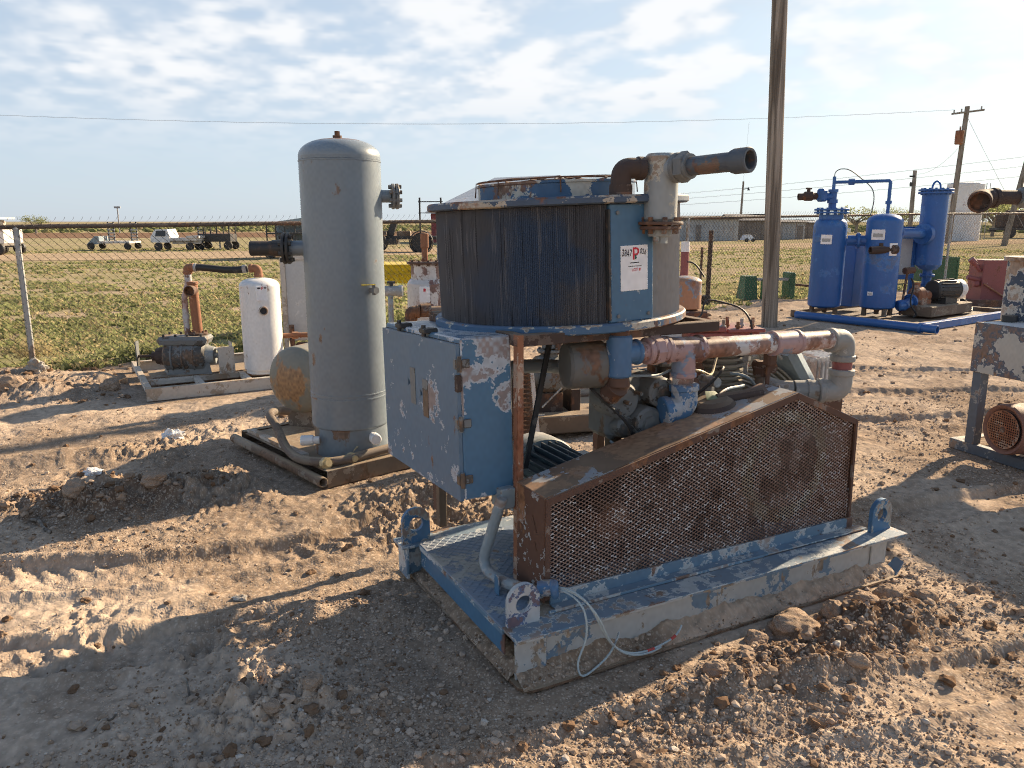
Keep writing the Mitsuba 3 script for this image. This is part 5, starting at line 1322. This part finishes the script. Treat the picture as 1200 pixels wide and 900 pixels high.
# ------------------------------------------------------------------ wooden pole and fence
nz_, ns_ = 90, 40
zz = np.linspace(-.3, 8.5, nz_)
aa = np.arange(ns_) * 2 * np.pi / ns_
Zg, Ag = np.meshgrid(zz, aa, indexing='ij')
rr = (.128 - .0025 * Zg) * (1 - .05 * np.exp(-((np.sin((Ag - 4.1) / 2)) / .045) ** 2)) + .005 * (meshkit.fbm(np.stack([np.cos(Ag) * 3, np.sin(Ag) * 3, Zg * .5], -1), 3, 501) - .5)
v = np.stack([4.285 - .036 * Zg + rr * np.cos(Ag), 12.75 + rr * np.sin(Ag), Zg], -1).reshape(-1, 3)
i, j = np.meshgrid(np.arange(nz_ - 1), np.arange(ns_), indexing='ij')
a, b = i * ns_ + j, i * ns_ + (j + 1) % ns_
single('wooden_pole', trimesh.Trimesh(v, np.concatenate([np.stack([a, b, b + ns_], -1).reshape(-1, 3), np.stack([a, b + ns_, a + ns_], -1).reshape(-1, 3)]), process=False), None, 'tall weathered grey wooden pole rising out of the top of the frame', 'pole', smooth=True, mat='weathered_wood')

A = thing('chain_link_fence', 'chain link fence with dark top rail and grey posts running behind the equipment', 'fence')
fz = lambda s: np.interp(s, [-6, 0, 11, 20, 45], [1.60, 1.645, 1.77, 1.90, 2.1])
fp = lambda s, z: np.array([FENCE_A[0] + FENCE_D[0] * s, FENCE_A[1] + FENCE_D[1] * s, z])
for s in (-5.3, 0, 5.4, 10.9, 16.2, 21.2, 27, 33):
    put('post', cat(cyl(fp(s, -.2), fp(s, fz(s) - .03), .032, n=14), cyl(fp(s, fz(s) - .04), fp(s, fz(s) - .005), .036, n=14, b=.008)), 'galv', WORLD, A)
put('top_rail', sweep([fp(s, fz(s) + .002 * math.sin(s * 3)) for s in np.linspace(-6, 40, 60)], .027, 10), 'rail', WORLD, A)
W_ = .045
n_w = int(42 / W_)
allv, allf, o = [], [], 0
K = 3
for w in range(n_w):
    s0 = -5.8 + w * W_
    ztop = fz(s0) + .075
    m = int((ztop - .02) / W_)
    z = ztop - np.arange(m + 1) * W_
    s = s0 + np.where((np.arange(m + 1) + w) % 2, W_ / 2 * 1.06, -W_ / 2 * 1.06)
    s = s + .008 * np.sin(z * 3 + s0 * .8)
    off = .010 * np.sin(s0 * 1.3) + np.where(np.arange(m + 1) % 2, .004, -.004)
    nrm = np.array([-FENCE_D[1], FENCE_D[0]])
    c = np.stack([FENCE_A[0] + FENCE_D[0] * s + nrm[0] * (off - .026), FENCE_A[1] + FENCE_D[1] * s + nrm[1] * (off - .026), z], 1)
    # top knuckle: a short twisted barb
    c = np.vstack([c[:1] + [.012 * FENCE_D[0], .012 * FENCE_D[1], .030], c]) if w % 2 else c[1:]
    ang = np.arange(K) * 2 * np.pi / K
    rad = .0030
    ring = np.stack([np.cos(ang)[:, None] * np.array([FENCE_D[0], FENCE_D[1], .6]) + np.sin(ang)[:, None] * np.array([nrm[0], nrm[1], 0])], 0)[0] * rad
    vv = (c[:, None] + ring[None]).reshape(-1, 3)
    n_ = len(c)
    i, j = np.meshgrid(np.arange(n_ - 1), np.arange(K), indexing='ij')
    a, b = i * K + j, i * K + (j + 1) % K
    allf.append(np.concatenate([np.stack([a, b, b + K], -1).reshape(-1, 3), np.stack([a, b + K, a + K], -1).reshape(-1, 3)]) + o)
    allv.append(vv)
    o += len(vv)
put('wire_mesh', trimesh.Trimesh(np.vstack(allv), np.vstack(allf), process=False), 'wire', WORLD, A, smooth=True)

# ------------------------------------------------------------------ weeds and grass
def weeds(N, seed, half, region):
    """tufts of small leaf blades; uv = (green, dryness)"""
    r = np.random.default_rng(seed)
    x, y = region(N, r)
    n = len(x)
    B = 6
    cx_, cy_ = np.repeat(x, B), np.repeat(y, B)
    dist = np.hypot(cx_, cy_)
    rad = np.repeat(half * (.5 + r.random(n)), B)
    a = r.random(n * B) * 6.283
    q = np.sqrt(r.random(n * B)) * rad
    cx_, cy_ = cx_ + np.cos(a) * q, cy_ + np.sin(a) * q
    hgt = (.02 + .05 * r.random(n * B)) * np.repeat(.6 + .9 * r.random(n), B)
    wid = (.006 + .008 * r.random(n * B)) * (1 + dist * .05)
    t = r.random(n * B) * 6.283
    lean = (r.random((n * B, 2)) - .5) * hgt[:, None] * 1.8
    base = np.maximum(field_height(cx_, cy_), yard_height(cx_, cy_))
    p0 = np.stack([cx_ - np.cos(t) * wid, cy_ - np.sin(t) * wid, base - .01], 1)
    p1 = np.stack([cx_ + np.cos(t) * wid, cy_ + np.sin(t) * wid, base - .01], 1)
    mid = np.stack([cx_ + lean[:, 0] * .5, cy_ + lean[:, 1] * .5, base + hgt * .7], 1)
    d = np.stack([np.cos(t) * wid, np.sin(t) * wid, 0 * wid], 1) * 1.2
    p4 = np.stack([cx_ + lean[:, 0] * 1.3, cy_ + lean[:, 1] * 1.3, base + hgt], 1)
    v = np.stack([p0, p1, mid - d, mid + d, p4], 1).reshape(-1, 3)
    f = (np.array([[0, 1, 3], [0, 3, 2], [2, 3, 4]])[None] + (np.arange(n * B) * 5)[:, None, None]).reshape(-1, 3)
    uv = np.repeat(np.stack([np.clip(np.repeat(r.random(n), B) * .7 + .3 * r.random(n * B), 0, 1), np.clip(np.repeat(r.random(n) ** 1.5, B) + .1 * r.random(n * B), 0, 1)], 1), 5, 0)
    return v, f, uv


def in_field(N, r):
    rad = 8.5 * (60 / 8.5) ** (r.random(N) ** 1.15)
    a = np.radians((r.random(N) * 2 - 1) * 38)
    x, y = rad * np.sin(a), rad * np.cos(a)
    p = np.stack([x * .5, y, 0 * x], -1)
    k = .8 * sstep(.46, .62, .55 * meshkit.fbm(p * .30, 3, 601) + .45 * meshkit.fbm(p * 1.5, 3, 602)) + .06
    keep = (fence_off(x, y) > -.15) & (r.random(N) < k) & ~((y - .58 * (x + 20) > 32.5 + 3) & (y - .58 * (x + 20) < 48))
    return x[keep], y[keep]


v, f, uv = weeds(80000, 611, .075, in_field)
put_raw('field_weeds', v, f, 'leaf', uv, label='low green weeds and dry grass covering the field beyond the fence', category='weeds', kind='stuff')


def bush(x, y, w, d, hgt, n, seed, dry, lab):
    r = np.random.default_rng(seed)
    u = r.normal(0, .42, (n, 3))
    c = np.stack([x + u[:, 0] * w, y + u[:, 1] * d, np.abs(u[:, 2]) * hgt + .02], 1)
    a, b = r.normal(0, 1, (n, 3)), r.normal(0, 1, (n, 3))
    s = (.018 + .022 * r.random(n))[:, None]
    a, b = a / np.linalg.norm(a, axis=1, keepdims=True) * s, b / np.linalg.norm(b, axis=1, keepdims=True) * s * (.35 if dry else .8)
    v = np.stack([c - a, c + b, c + a, c - b], 1).reshape(-1, 3)
    f = (np.array([[0, 1, 2], [0, 2, 3]])[None] + (np.arange(n) * 4)[:, None, None]).reshape(-1, 3)
    uv = np.repeat(np.stack([r.random(n), (.95 if dry else .2) + 0 * r.random(n)], 1), 4, 0)
    k = key('weed_clump')
    put_raw(k, v, f, 'leaf', uv, label=lab, category='weed')


bush(-6.1, 9.7, .45, .25, .28, 900, 621, True, 'dry straw coloured clump at the left edge by the fence post')
bush(-4.6, 9.6, .75, .25, .18, 1300, 622, False, 'dark green weed clump right of the fence post')
bush(-3.3, 9.95, .45, .3, .30, 1200, 623, False, 'green weed clump behind the grey pump')
bush(-2.35, 9.95, .35, .25, .25, 700, 624, False, 'green weed clump behind the white tank')
bush(-1.35, 10.6, .75, .3, .75, 2600, 625, False, 'tall bright green weeds between the grey tank and the cooler')

# litter on the ground
gz = lambda x, y: float(yard_height(np.array([x]), np.array([y]))[0])
def rag(name, x, y, w, d, hgt, seed, lk, lab, cat_):
    m = trimesh.creation.icosphere(subdivisions=4)
    n = meshkit.fbm(m.vertices * 2.2 + seed, 4, seed)[:, None]
    m.vertices = m.vertices * (.4 + 1.1 * n) * [w, d, hgt]
    m.apply_translation((x, y, gz(x, y) + hgt * .3))
    single(name, m, lk, lab, cat_, smooth=18)
rag('crumpled_paper', -2.72, 5.95, .09, .06, .06, 701, 'white', 'crumpled white paper scrap left of the grey tank skid', 'paper')
rag('plastic_scrap', -5.0, 7.95, .11, .08, .09, 702, 'frame_white', 'torn pinkish plastic sack below the fence post', 'plastic scrap')
rag('plastic_scrap', -5.35, 6.9, .09, .07, .05, 703, 'white', 'small white plastic scrap on the ridge at the left edge', 'plastic scrap')
rag('plastic_scrap', -2.9, 5.1, .07, .05, .03, 704, 'white', 'thin pale wrapper on the gravel left of the tank skid', 'plastic scrap')
rag('flat_stone', -1.25, 3.25, .035, .02, .015, 705, 'frame_white', 'pale flat stone on the tyre ruts at lower left', 'stone')
cf = Frame(-4.15, 7.95, gz(-4.15, 7.95) + .02, 40)
cf.m = cf.m @ trimesh.transformations.rotation_matrix(math.radians(-50), [1, .4, 0])
single('cardboard_piece', bx(0, .10, 0, .26, 0, .006), 'frame_white', 'pale piece of cardboard leaning on the dirt ridge', 'cardboard', cf)
for i, (x, y, L, a, lab) in enumerate(((-2.75, 4.15, .30, -.7, 'broken flat stick beside the dark soil heap'), (-3.05, 4.55, .34, .2, 'pale stick lying near the left edge'), (-1.25, 2.62, .14, -.9, 'thin twig in the shadow at lower left'), (-1.42, 2.30, .11, 1.2, 'short grey twig at the lower left corner'))):
    pts = [(x + math.cos(a) * L * t, y + math.sin(a) * L * t + .012 * math.sin(t * 5), 0) for t in np.linspace(0, 1, 7)]
    single('stick', sweep([(p_[0], p_[1], gz(p_[0], p_[1]) + .012 + .01 * math.sin(k)) for k, p_ in enumerate(pts)], .010 if L > .2 else .004, 7), None, lab, 'stick', smooth=True, mat='weathered_wood')

# ------------------------------------------------------------------ far side of the field
def wheel(c, d, r, w=.22):
    d = unit(d)
    return cat(lathe([(0, -w / 2), (r * .9, -w / 2), (r, -w * .35), (r, w * .35), (r * .9, w / 2), (0, w / 2)], c, d, 24))


def trailer(fr, lab, ramps=True):
    t = thing('equipment_trailer', lab, 'trailer')
    put('bed', bx(0, 2.0, -.9, .9, .45, .58), 'white_frame', fr, t)
    put('hitch_box', hull([(-.9, -.5, .35), (-.9, .5, .35), (-.3, -.6, .9), (-.3, .6, .9), (0, -.7, .9), (0, .7, .9), (0, .7, .4), (0, -.7, .4), (-.5, 0, .75)]), 'bluegrey', fr, t)
    for x_ in (.3, 1.75):
        f_ = put('ramp', cat(bx(x_ - .22, x_ - .14, .5, .56, .55, 1.80), bx(x_ + .14, x_ + .22, .5, .56, .55, 1.80)), 'truck_dark', fr, t)
        for k in range(6):
            put('rung', bx(x_ - .22, x_ + .22, .48, .58, .65 + k * .2, .73 + k * .2), 'galv', fr, f_)
    for x_ in (-.45, 1.85):
        for y_ in (-.85, .75):
            put('wheel', wheel((x_, y_, .27), (0, 1, 0), .22, .16), 'rubber', fr, t)
    return t


Z0 = -.10
trailer(Frame(-26.6, 51.0, Z0, 3), 'flat trailer with two upright ramps standing across the field')
t = thing('flatbed_truck', 'small white flatbed truck parked across the field', 'truck')
F_ = Frame(-23.1, 51.0, Z0, 2)
cb = put('cab', hull([(-.1, -.8, .5), (1.1, -.8, .5), (-.1, .8, .5), (1.1, .8, .5), (-.1, -.8, .85), (-.1, .8, .85), (.15, -.7, 1.32), (.15, .7, 1.32), (.95, -.7, 1.35), (.95, .7, 1.35), (1.1, .75, .9), (1.1, -.75, .9)]), 'white', F_, t)
put('window', hull([(.2, -.81, .9), (.85, -.81, .9), (.28, -.74, 1.25), (.85, -.74, 1.25), (.2, -.80, .9), (.85, -.80, .9)]), 'glass_dark', F_, cb)
put('flatbed', cat(bx(1.15, 2.9, -.85, .85, .62, .78), bx(2.2, 3.0, -.9, .9, .78, .92), bx(1.1, 2.8, -.4, .4, .4, .62)), 'white_frame', F_, t)
for x_ in (.35, 2.35):
    for y_ in (-.78, .72):
        put('wheel', wheel((x_, y_, .25), (0, 1, 0), .25, .18), 'rubber', F_, t)
t = thing('black_wagon', 'dark open sided wagon with a roof frame across the field', 'wagon')
F_ = Frame(-20.6, 52.0, Z0, 2)
put('body', bx(0, 2.1, -.7, .7, .52, 1.02), 'truck_dark', F_, t)
put('roof_frame', cat(bx(-.02, 2.12, -.7, .7, 1.50, 1.56), *[bx(x_, x_ + .07, y_, y_ + .07, 1.02, 1.50) for x_ in (0, .35, 1.2, 2.0) for y_ in (-.7, .62)]), 'truck_dark', F_, t)
for k in range(5):
    put('ladder_rung', bx(.02, .30, -.74, -.70, .75 + .16 * k, .80 + .16 * k), 'galv', F_, t)
for x_ in (.15, 1.95):
    for y_ in (-.75, .7):
        put('wheel', wheel((x_, y_, .28), (0, 1, 0), .28, .18), 'rubber', F_, t)
put('jack', bx(1.28, 1.36, -.5, -.4, 0, .52), 'galv', F_, t)
t = thing('tank_truck', 'white truck with a rounded body at the left edge beyond the fence', 'truck')
F_ = Frame(-32.7, 44.0, Z0, 0)
put('body', cat(bx(0, 3.8, -1, 1, .9, 1.9, .1), cyl((.2, 0, 1.75), (3.0, 0, 1.75), .55)), 'frame_white', F_, t)
put('roof_rack', bx(3.0, 4.3, -1, 1, 1.95, 2.05), 'white_frame', F_, t)
put('cab', bx(3.85, 4.7, -1, 1, .5, 1.6, .15), 'white_frame', F_, t)
put('undercarriage', bx(.2, 4.4, -.8, .8, .4, .88), 'truck_dark', F_, t)
for x_ in (.8, 3.4, 4.4):
    for y_ in (-.95, .9):
        put('wheel', wheel((x_, y_, .34), (0, 1, 0), .34), 'rubber', F_, t)
t = thing('covered_trailer', 'grey covered trailer behind the left side of the grey tank', 'trailer')
F_ = Frame(-12.3, 40.0, Z0, 2)
put('frame', cat(*[bx(x_, x_ + .06, -.9, -.84, .6, 1.75) for x_ in (0, .45, .9, 1.4, 1.9)], bx(0, 1.95, -.9, .9, 1.2, 1.26), bx(0, 1.95, -.9, .9, .5, .62)), 'truck_dark', F_, t)
put('cover', hull([(.1, -1, 1.75), (2.2, -1, 2.05), (2.2, 1, 2.05), (.1, 1, 1.75), (2.2, -1, 1.8), (0, -1, 1.68)]), 'bluegrey', F_, t)
put('back_wall', bx(0, 1.95, .8, .85, .62, 1.7), 'bluegrey', F_, t)
for x_ in (.15, 1.7):
    put('wheel', wheel((x_, -.8, .36), (0, 1, 0), .36), 'rubber', F_, t)

# truck tractor and trailers between tank and cooler, barn
t = thing('truck_tractor', 'dark truck chassis with large wheels seen between the grey tank and the cooler', 'truck')
F_ = Frame(-8.6, 48, Z0, 2)
put('chassis', cat(bx(-1.2, 4.4, -.5, .5, .75, .95), bx(-1.3, 1.6, -1, 1, .45, .80)), 'truck_dark', F_, t)
put('load', cat(bx(-1.0, 1.0, -.9, .9, 1.0, 1.25), bx(1.6, 2.4, -.5, .5, .95, 1.25)), 'brown_beam', F_, t)
put('arm', hull([(.75, -.3, .5), (1.15, -.3, .5), (1.2, -.3, 1.7), (1.6, -.3, 1.7), (.75, .3, .5), (1.15, .3, .5), (1.2, .3, 1.7), (1.6, .3, 1.7)]), 'truck_dark', F_, t)
for x_ in (-.6, .6, 3.1):
    put('wheel', wheel((x_, -.95, .55), (0, 1, 0), .62 if x_ > 3 else .5, .3), 'rubber', F_, t)
put('fender', lathe([(.66, -.2), (.72, -.2), (.72, .2), (.66, .2), (.66, -.2)], (3.1, -.95, .58), (0, 1, 0), 28), 'truck_dark', F_, t)
t = thing('red_barn', 'dark red building with a pale grey roof rising behind the cooler', 'building')
F_ = Frame(-7.2, 70, Z0, -35)
put('wall', hull([(0, 0, 0), (7, 0, 0), (0, 20, 0), (7, 20, 0), (0, 0, 2.6), (7, 0, 2.6), (0, 20, 2.6), (7, 20, 2.6), (0, 10, 5.9), (7, 10, 5.9)]), 'barn_red', F_, t)
put('roof', cat(hull([(-.3, -.4, 2.52), (7.3, -.4, 2.52), (-.3, -.4, 2.66), (7.3, -.4, 2.66), (-.3, 10, 5.92), (7.3, 10, 5.92), (-.3, 10, 6.06), (7.3, 10, 6.06)]), hull([(-.3, 20.4, 2.52), (7.3, 20.4, 2.52), (-.3, 20.4, 2.66), (7.3, 20.4, 2.66), (-.3, 10.001, 5.92), (7.3, 10.001, 5.92), (-.3, 10.001, 6.06), (7.3, 10.001, 6.06)])), 'roof_grey', F_, t)

t = thing('white_tank_far', 'large white storage tank beyond the road at right', 'storage tank')
put('shell', cat(lathe([(0, -.3), (1.62, -.3), (1.62, 5.25), (1.55, 5.32), (.3, 5.48), (0, 5.48)], (43.75, 76.5, 0), n=64)), 'white', WORLD, t)
put('seam', cat(*[lathe([(1.618, z), (1.635, z + .02), (1.635, z + .06), (1.618, z + .08)], (43.75, 76.5, 0), n=64) for z in (1.7, 3.5)]), 'white', WORLD, t, kind='stuff')
put('ladder', cat(bx(44.9, 44.95, 75.1, 75.15, 0, 5.3), bx(45.3, 45.35, 75.2, 75.25, 0, 5.3)), 'galv', WORLD, t)


def pole(lab, base, top, r, cross=None):
    t = thing('utility_pole', lab, 'utility pole')
    put('shaft', cyl(base, top, r, r * .75, n=12), None, WORLD, t, mat='weathered_wood')
    return t


p1 = pole('leaning utility pole with crossarm and transformer right of the blue skid', (36.75, 66, -.5), (37.1, 66, 10.9), .24)
put('crossarm', hull([(35.85, 65.85, 10.23), (35.85, 65.85, 10.38), (38.45, 65.85, 10.55), (38.45, 65.85, 10.70), (35.85, 65.98, 10.23), (38.45, 65.98, 10.55), (35.85, 65.98, 10.38), (38.45, 65.98, 10.70)]), None, WORLD, p1, mat='weathered_wood')
for x_, z_ in ((36.0, 10.40), (36.6, 10.48), (38.2, 10.68)):
    put('insulator', cyl((x_, 65.9, z_), (x_, 65.9, z_ + .22), .06, n=8), 'galv', WORLD, p1)
put('transformer', cat(cyl((36.55, 65.7, 7.9), (36.55, 65.7, 9.0), .32, n=20, b=.06), cyl((36.5, 65.6, 9.0), (36.5, 65.6, 9.3), .06)), 'rust_light', WORLD, p1)
p2 = pole('short utility pole left of the transformer pole', (40.55, 80, -.5), (40.45, 80, 6.75), .24)
put('bracket', cat(bx(39.9, 40.4, 79.8, 79.9, 6.1, 6.25), cyl((40.1, 79.85, 5.2), (40.1, 79.85, 5.6), .12)), 'dark_iron', WORLD, p2)
pole('leaning utility pole at the right edge of the picture', (37.7, 60, -.5), (38.9, 60, 8.0), .22)
t = thing('lamp_pole', 'slim yard lamp pole behind the pale sheds', 'lamp pole')
put('shaft', cyl((26.1, 90, -.3), (26.2, 90, 6.2), .16, .1, n=10), None, WORLD, t, mat='weathered_wood')
put('lamp_head', cat(cyl((26.2, 90, 5.3), (26.8, 90, 5.45), .04), hull([(26.7, 89.9, 5.2), (27.0, 89.9, 5.2), (26.7, 90.1, 5.2), (27.0, 90.1, 5.2), (26.8, 90, 5.6)])), 'dark_iron', WORLD, t)
t = thing('line_structure', 'two post line structure with cross bars left of the cooler', 'utility pole')
for x_ in (-9.35, -7.2):
    put('post', cyl((x_, 80, -.3), (x_, 80, 4.1), .09, n=10), 'dark_iron', WORLD, t)
put('bar', cat(bx(-9.5, -7.0, 79.95, 80.05, 3.65, 3.75), bx(-9.5, -7.0, 79.95, 80.05, 2.55, 2.62)), 'dark_iron', WORLD, t)
t = thing('light_mast', 'thin far mast above the left part of the fence', 'mast')
put('shaft', cyl((-65, 130, -.3), (-65, 130, 4.0), .10, n=8), 'galv', WORLD, t)
put('head', bx(-65.5, -64.5, 129.9, 130.1, 3.9, 4.2), 'galv', WORLD, t)


def line(pts, sag, r, lab, grp=None):
    a, b = np.array(pts[0], float), np.array(pts[1], float)
    t = np.linspace(0, 1, 40)[:, None]
    p = a * (1 - t) + b * t
    p[:, 2] -= sag * 4 * (t * (1 - t))[:, 0]
    single('power_line', sweep(p, r, 5), 'galv', lab, 'cable', group=grp)


line([(-75, 58, 11.5), (36.0, 65.9, 10.62)], 1.9, .012, 'long power line crossing the whole sky')
line([(36.6, 65.8, 7.6), (40.4, 79.9, 6.4)], .6, .014, 'short service line hanging between the two right hand poles')
line([(37.1, 66, 10.2), (41.8, 63, .2)], .1, .014, 'guy wire running down right of the transformer pole')
for i, (za, zb) in enumerate(((4.4, 9.6), (3.9, 8.6), (3.3, 7.6))):
    line([(14, 90, za), (62, 62, zb)], .5, .016, ('upper', 'middle', 'lower')[i] + ' of three thin wires low in the sky at right')
line([(26.2, 90, 6.2), (26.15, 89, 12.5)], 0, .010, 'faint vertical wire above the yard lamp')


def shed(lab, x0, x1, y, dy, h, lk, roof, slope=.5, yaw=0, doors=()):
    t = thing('shed', lab, 'shed')
    F_ = Frame(x0, y, Z0, yaw)
    w = x1 - x0
    nrib = max(4, int(w / .45))
    put('wall', bx(0, w, 0, dy, 0, h, .01), lk, F_, t)
    for k in range(nrib):
        put('rib', bx(k * w / nrib, k * w / nrib + .06, -.045, -.002, .02, h - .02, .01), lk, F_, t)
    put('roof', hull([(-.25, -.3, h), (w + .25, -.3, h), (-.25, dy + .3, h), (w + .25, dy + .3, h), (-.25, dy * .5, h + slope), (w + .25, dy * .5, h + slope), (-.25, -.3, h + .06), (w + .25, -.3, h + .06)]), roof, F_, t)
    for a, b, hh in doors:
        put('door', bx(a, b, -.06, -.047, .0, hh), 'shed_dark', F_, t)
    return t


shed('long low pale metal shed right of the cooler', 16.2, 21.9, 76, 5, 2.05, 'shed', 'shed_dark', .35, 0, ((1.6, 2.1, 1.5),))
shed('dark grey shed behind the wooden pole', 22.4, 26.4, 80, 5, 1.9, 'shed_dark', 'shed_dark', .7)
shed('small pale shed right of the wooden pole', 28.2, 30.6, 82, 4, 1.75, 'shed', 'shed_dark', .3, 0, ((1.6, 2.2, 1.4),))
shed('low brown shed with dark door left of the pickup', 30.9, 33.4, 86, 4, 1.7, 'shed_dark', 'shed', .3, 0, ((1.5, 2.2, 1.3),))
t = thing('pickup_truck', 'white pickup truck parked beyond the road left of the blue vessel', 'pickup truck')
F_ = Frame(36.6, 96, Z0, 4)
cb = put('body', cat(bx(0, 4.6, -.9, .9, .45, 1.05, .1), hull([(1.0, -.85, 1.05), (3.0, -.85, 1.05), (1.0, .85, 1.05), (3.0, .85, 1.05), (1.45, -.7, 1.7), (2.7, -.7, 1.7), (1.45, .7, 1.7), (2.7, .7, 1.7)])), 'white', F_, t)
put('window', hull([(1.3, -.86, 1.12), (2.75, -.86, 1.12), (1.6, -.74, 1.58), (2.6, -.74, 1.58), (1.3, -.84, 1.12), (2.75, -.84, 1.12)]), 'glass_dark', F_, cb)
for x_ in (.9, 3.7):
    for y_ in (-.85, .8):
        put('wheel', wheel((x_, y_, .40), (0, 1, 0), .42), 'rubber', F_, t)
t = thing('white_car', 'small white car by the end of the pale shed', 'car')
F_ = Frame(21.3, 72.5, Z0, 10)
put('body', cat(hull([(0, -.5, .15), (1.0, -.5, .15), (0, .5, .15), (1.0, .5, .15), (.25, -.4, .62), (.7, -.4, .62), (.25, .4, .62), (.7, .4, .62), (1.0, -.4, .35)])), 'white', F_, t)
put('wheel', wheel((.2, -.5, .16), (0, 1, 0), .17), 'rubber', F_, t)
put('wheel', wheel((.85, -.5, .16), (0, 1, 0), .17), 'rubber', F_, t)
# trailers and machinery at the far right
t = thing('flat_trailer', 'dark loaded trailer with a white wheel far at the right', 'trailer')
F_ = Frame(55.2, 90, Z0, -2)
put('bed', cat(bx(0, 6.0, -1, 1, .9, 1.15), bx(-.6, .2, -.2, .2, .7, .9)), 'truck_dark', F_, t)
put('load', cat(bx(.5, 3.6, -.8, .8, 1.15, 2.6, .1), bx(3.8, 5.6, -.9, .9, 1.15, 3.3, .1), cyl((1, -.5, 2.8), (5, -.5, 2.8), .3)), 'dark_rust', F_, t)
put('ramp', cat(*[cyl((4.6, -1.1, 3.0), (5.6, -1.1, .6), .08)]), 'rust_light', F_, t)
w0 = put('wheel', cat(wheel((4.0, -.95, .62), (0, 1, 0), .66, .3)), 'rubber', F_, t)
put('rim', cyl((4.0, -1.13, .62), (4.0, -1.09, .62), .36), 'white', F_, w0)
put('wheel', wheel((1.3, -.95, .62), (0, 1, 0), .66, .3), 'rubber', F_, t)
t = thing('white_wagon', 'small white wagon right of the dark trailer', 'wagon')
F_ = Frame(62.8, 92, Z0, 0)
put('body', bx(0, 3.2, -.9, .9, .6, 1.9, .15), 'white', F_, t)
put('wheel', wheel((.8, -.9, .45), (0, 1, 0), .45), 'rubber', F_, t)
put('wheel', wheel((2.4, -.9, .45), (0, 1, 0), .45), 'rubber', F_, t)


def tree(lab, x, y, w, h, n, seed, bare=False):
    t = thing('tree', lab, 'tree')
    r = np.random.default_rng(seed)
    limbs = [cyl((x, y, -.3), (x + .1, y, h * .45), w * .05, w * .03, n=7)]
    tips = []
    for i in range(9):
        a = i * 2.4 + r.random()
        z0 = h * (.25 + .25 * r.random())
        e = V(x + math.cos(a) * w * (.25 + .2 * r.random()), y + math.sin(a) * w * .35, h * (.6 + .35 * r.random()))
        limbs.append(cyl((x, y, z0), e, w * .025, w * .008, n=5))
        tips.append(e)
    put('trunk', cat(limbs), None, WORLD, t, mat='weathered_wood')
    tips = np.array(tips)
    c = tips[r.integers(0, len(tips), n)] + r.normal(0, 1, (n, 3)) * [w * .13, w * .13, h * .11]
    a, b = r.normal(0, 1, (n, 3)), r.normal(0, 1, (n, 3))
    s = w * .022 * (.6 + .8 * r.random(n))[:, None]
    a, b = a / np.linalg.norm(a, axis=1, keepdims=True) * s, b / np.linalg.norm(b, axis=1, keepdims=True) * s
    v = np.stack([c - a, c + b, c + a, c - b], 1).reshape(-1, 3)
    f = (np.array([[0, 1, 2], [0, 2, 3]])[None] + (np.arange(n) * 4)[:, None, None]).reshape(-1, 3)
    k = f'{t}__crown'
    scene[k] = mikit.ply((v, f), 'leaf', smooth=True, uv=np.repeat(np.stack([r.random(n) * .5, r.random(n) * .5], 1), 4, 0))


tree('small dark tree far off beside the white truck at the left edge', -74, 122, 3.6, 2.6, 900, 801)
tree('grey leafed tree behind the dark trailer at far right', 66, 112, 10, 5.2, 2200, 802)
tree('low tree just left of the blue vessels in the distance', 57, 130, 6, 3.8, 900, 803)
tree('second low tree in the distance between the blue vessels', 63, 128, 5, 3.6, 900, 804)
tree('small tree between the white storage tank and the dark trailer', 60, 98, 5, 4.2, 900, 805)

# far scrub along the horizon
def scrub(N, r):
    a = np.radians((r.random(N) * 2 - 1) * 40)
    rad = 150 + 260 * r.random(N)
    return rad * np.sin(a), rad * np.cos(a)


r = np.random.default_rng(821)
x, y = scrub(5000, r)
s = .35 + .55 * r.random(5000)
v, f, uv = blobs(np.stack([x, y, s * .3 - .2], 1), s, .55, 0, 822, .35)
uv[:, 1] *= .8
put_raw('far_scrub', v, f, 'leaf', uv, label='low scrub scattered towards the horizon', category='scrub', kind='stuff')
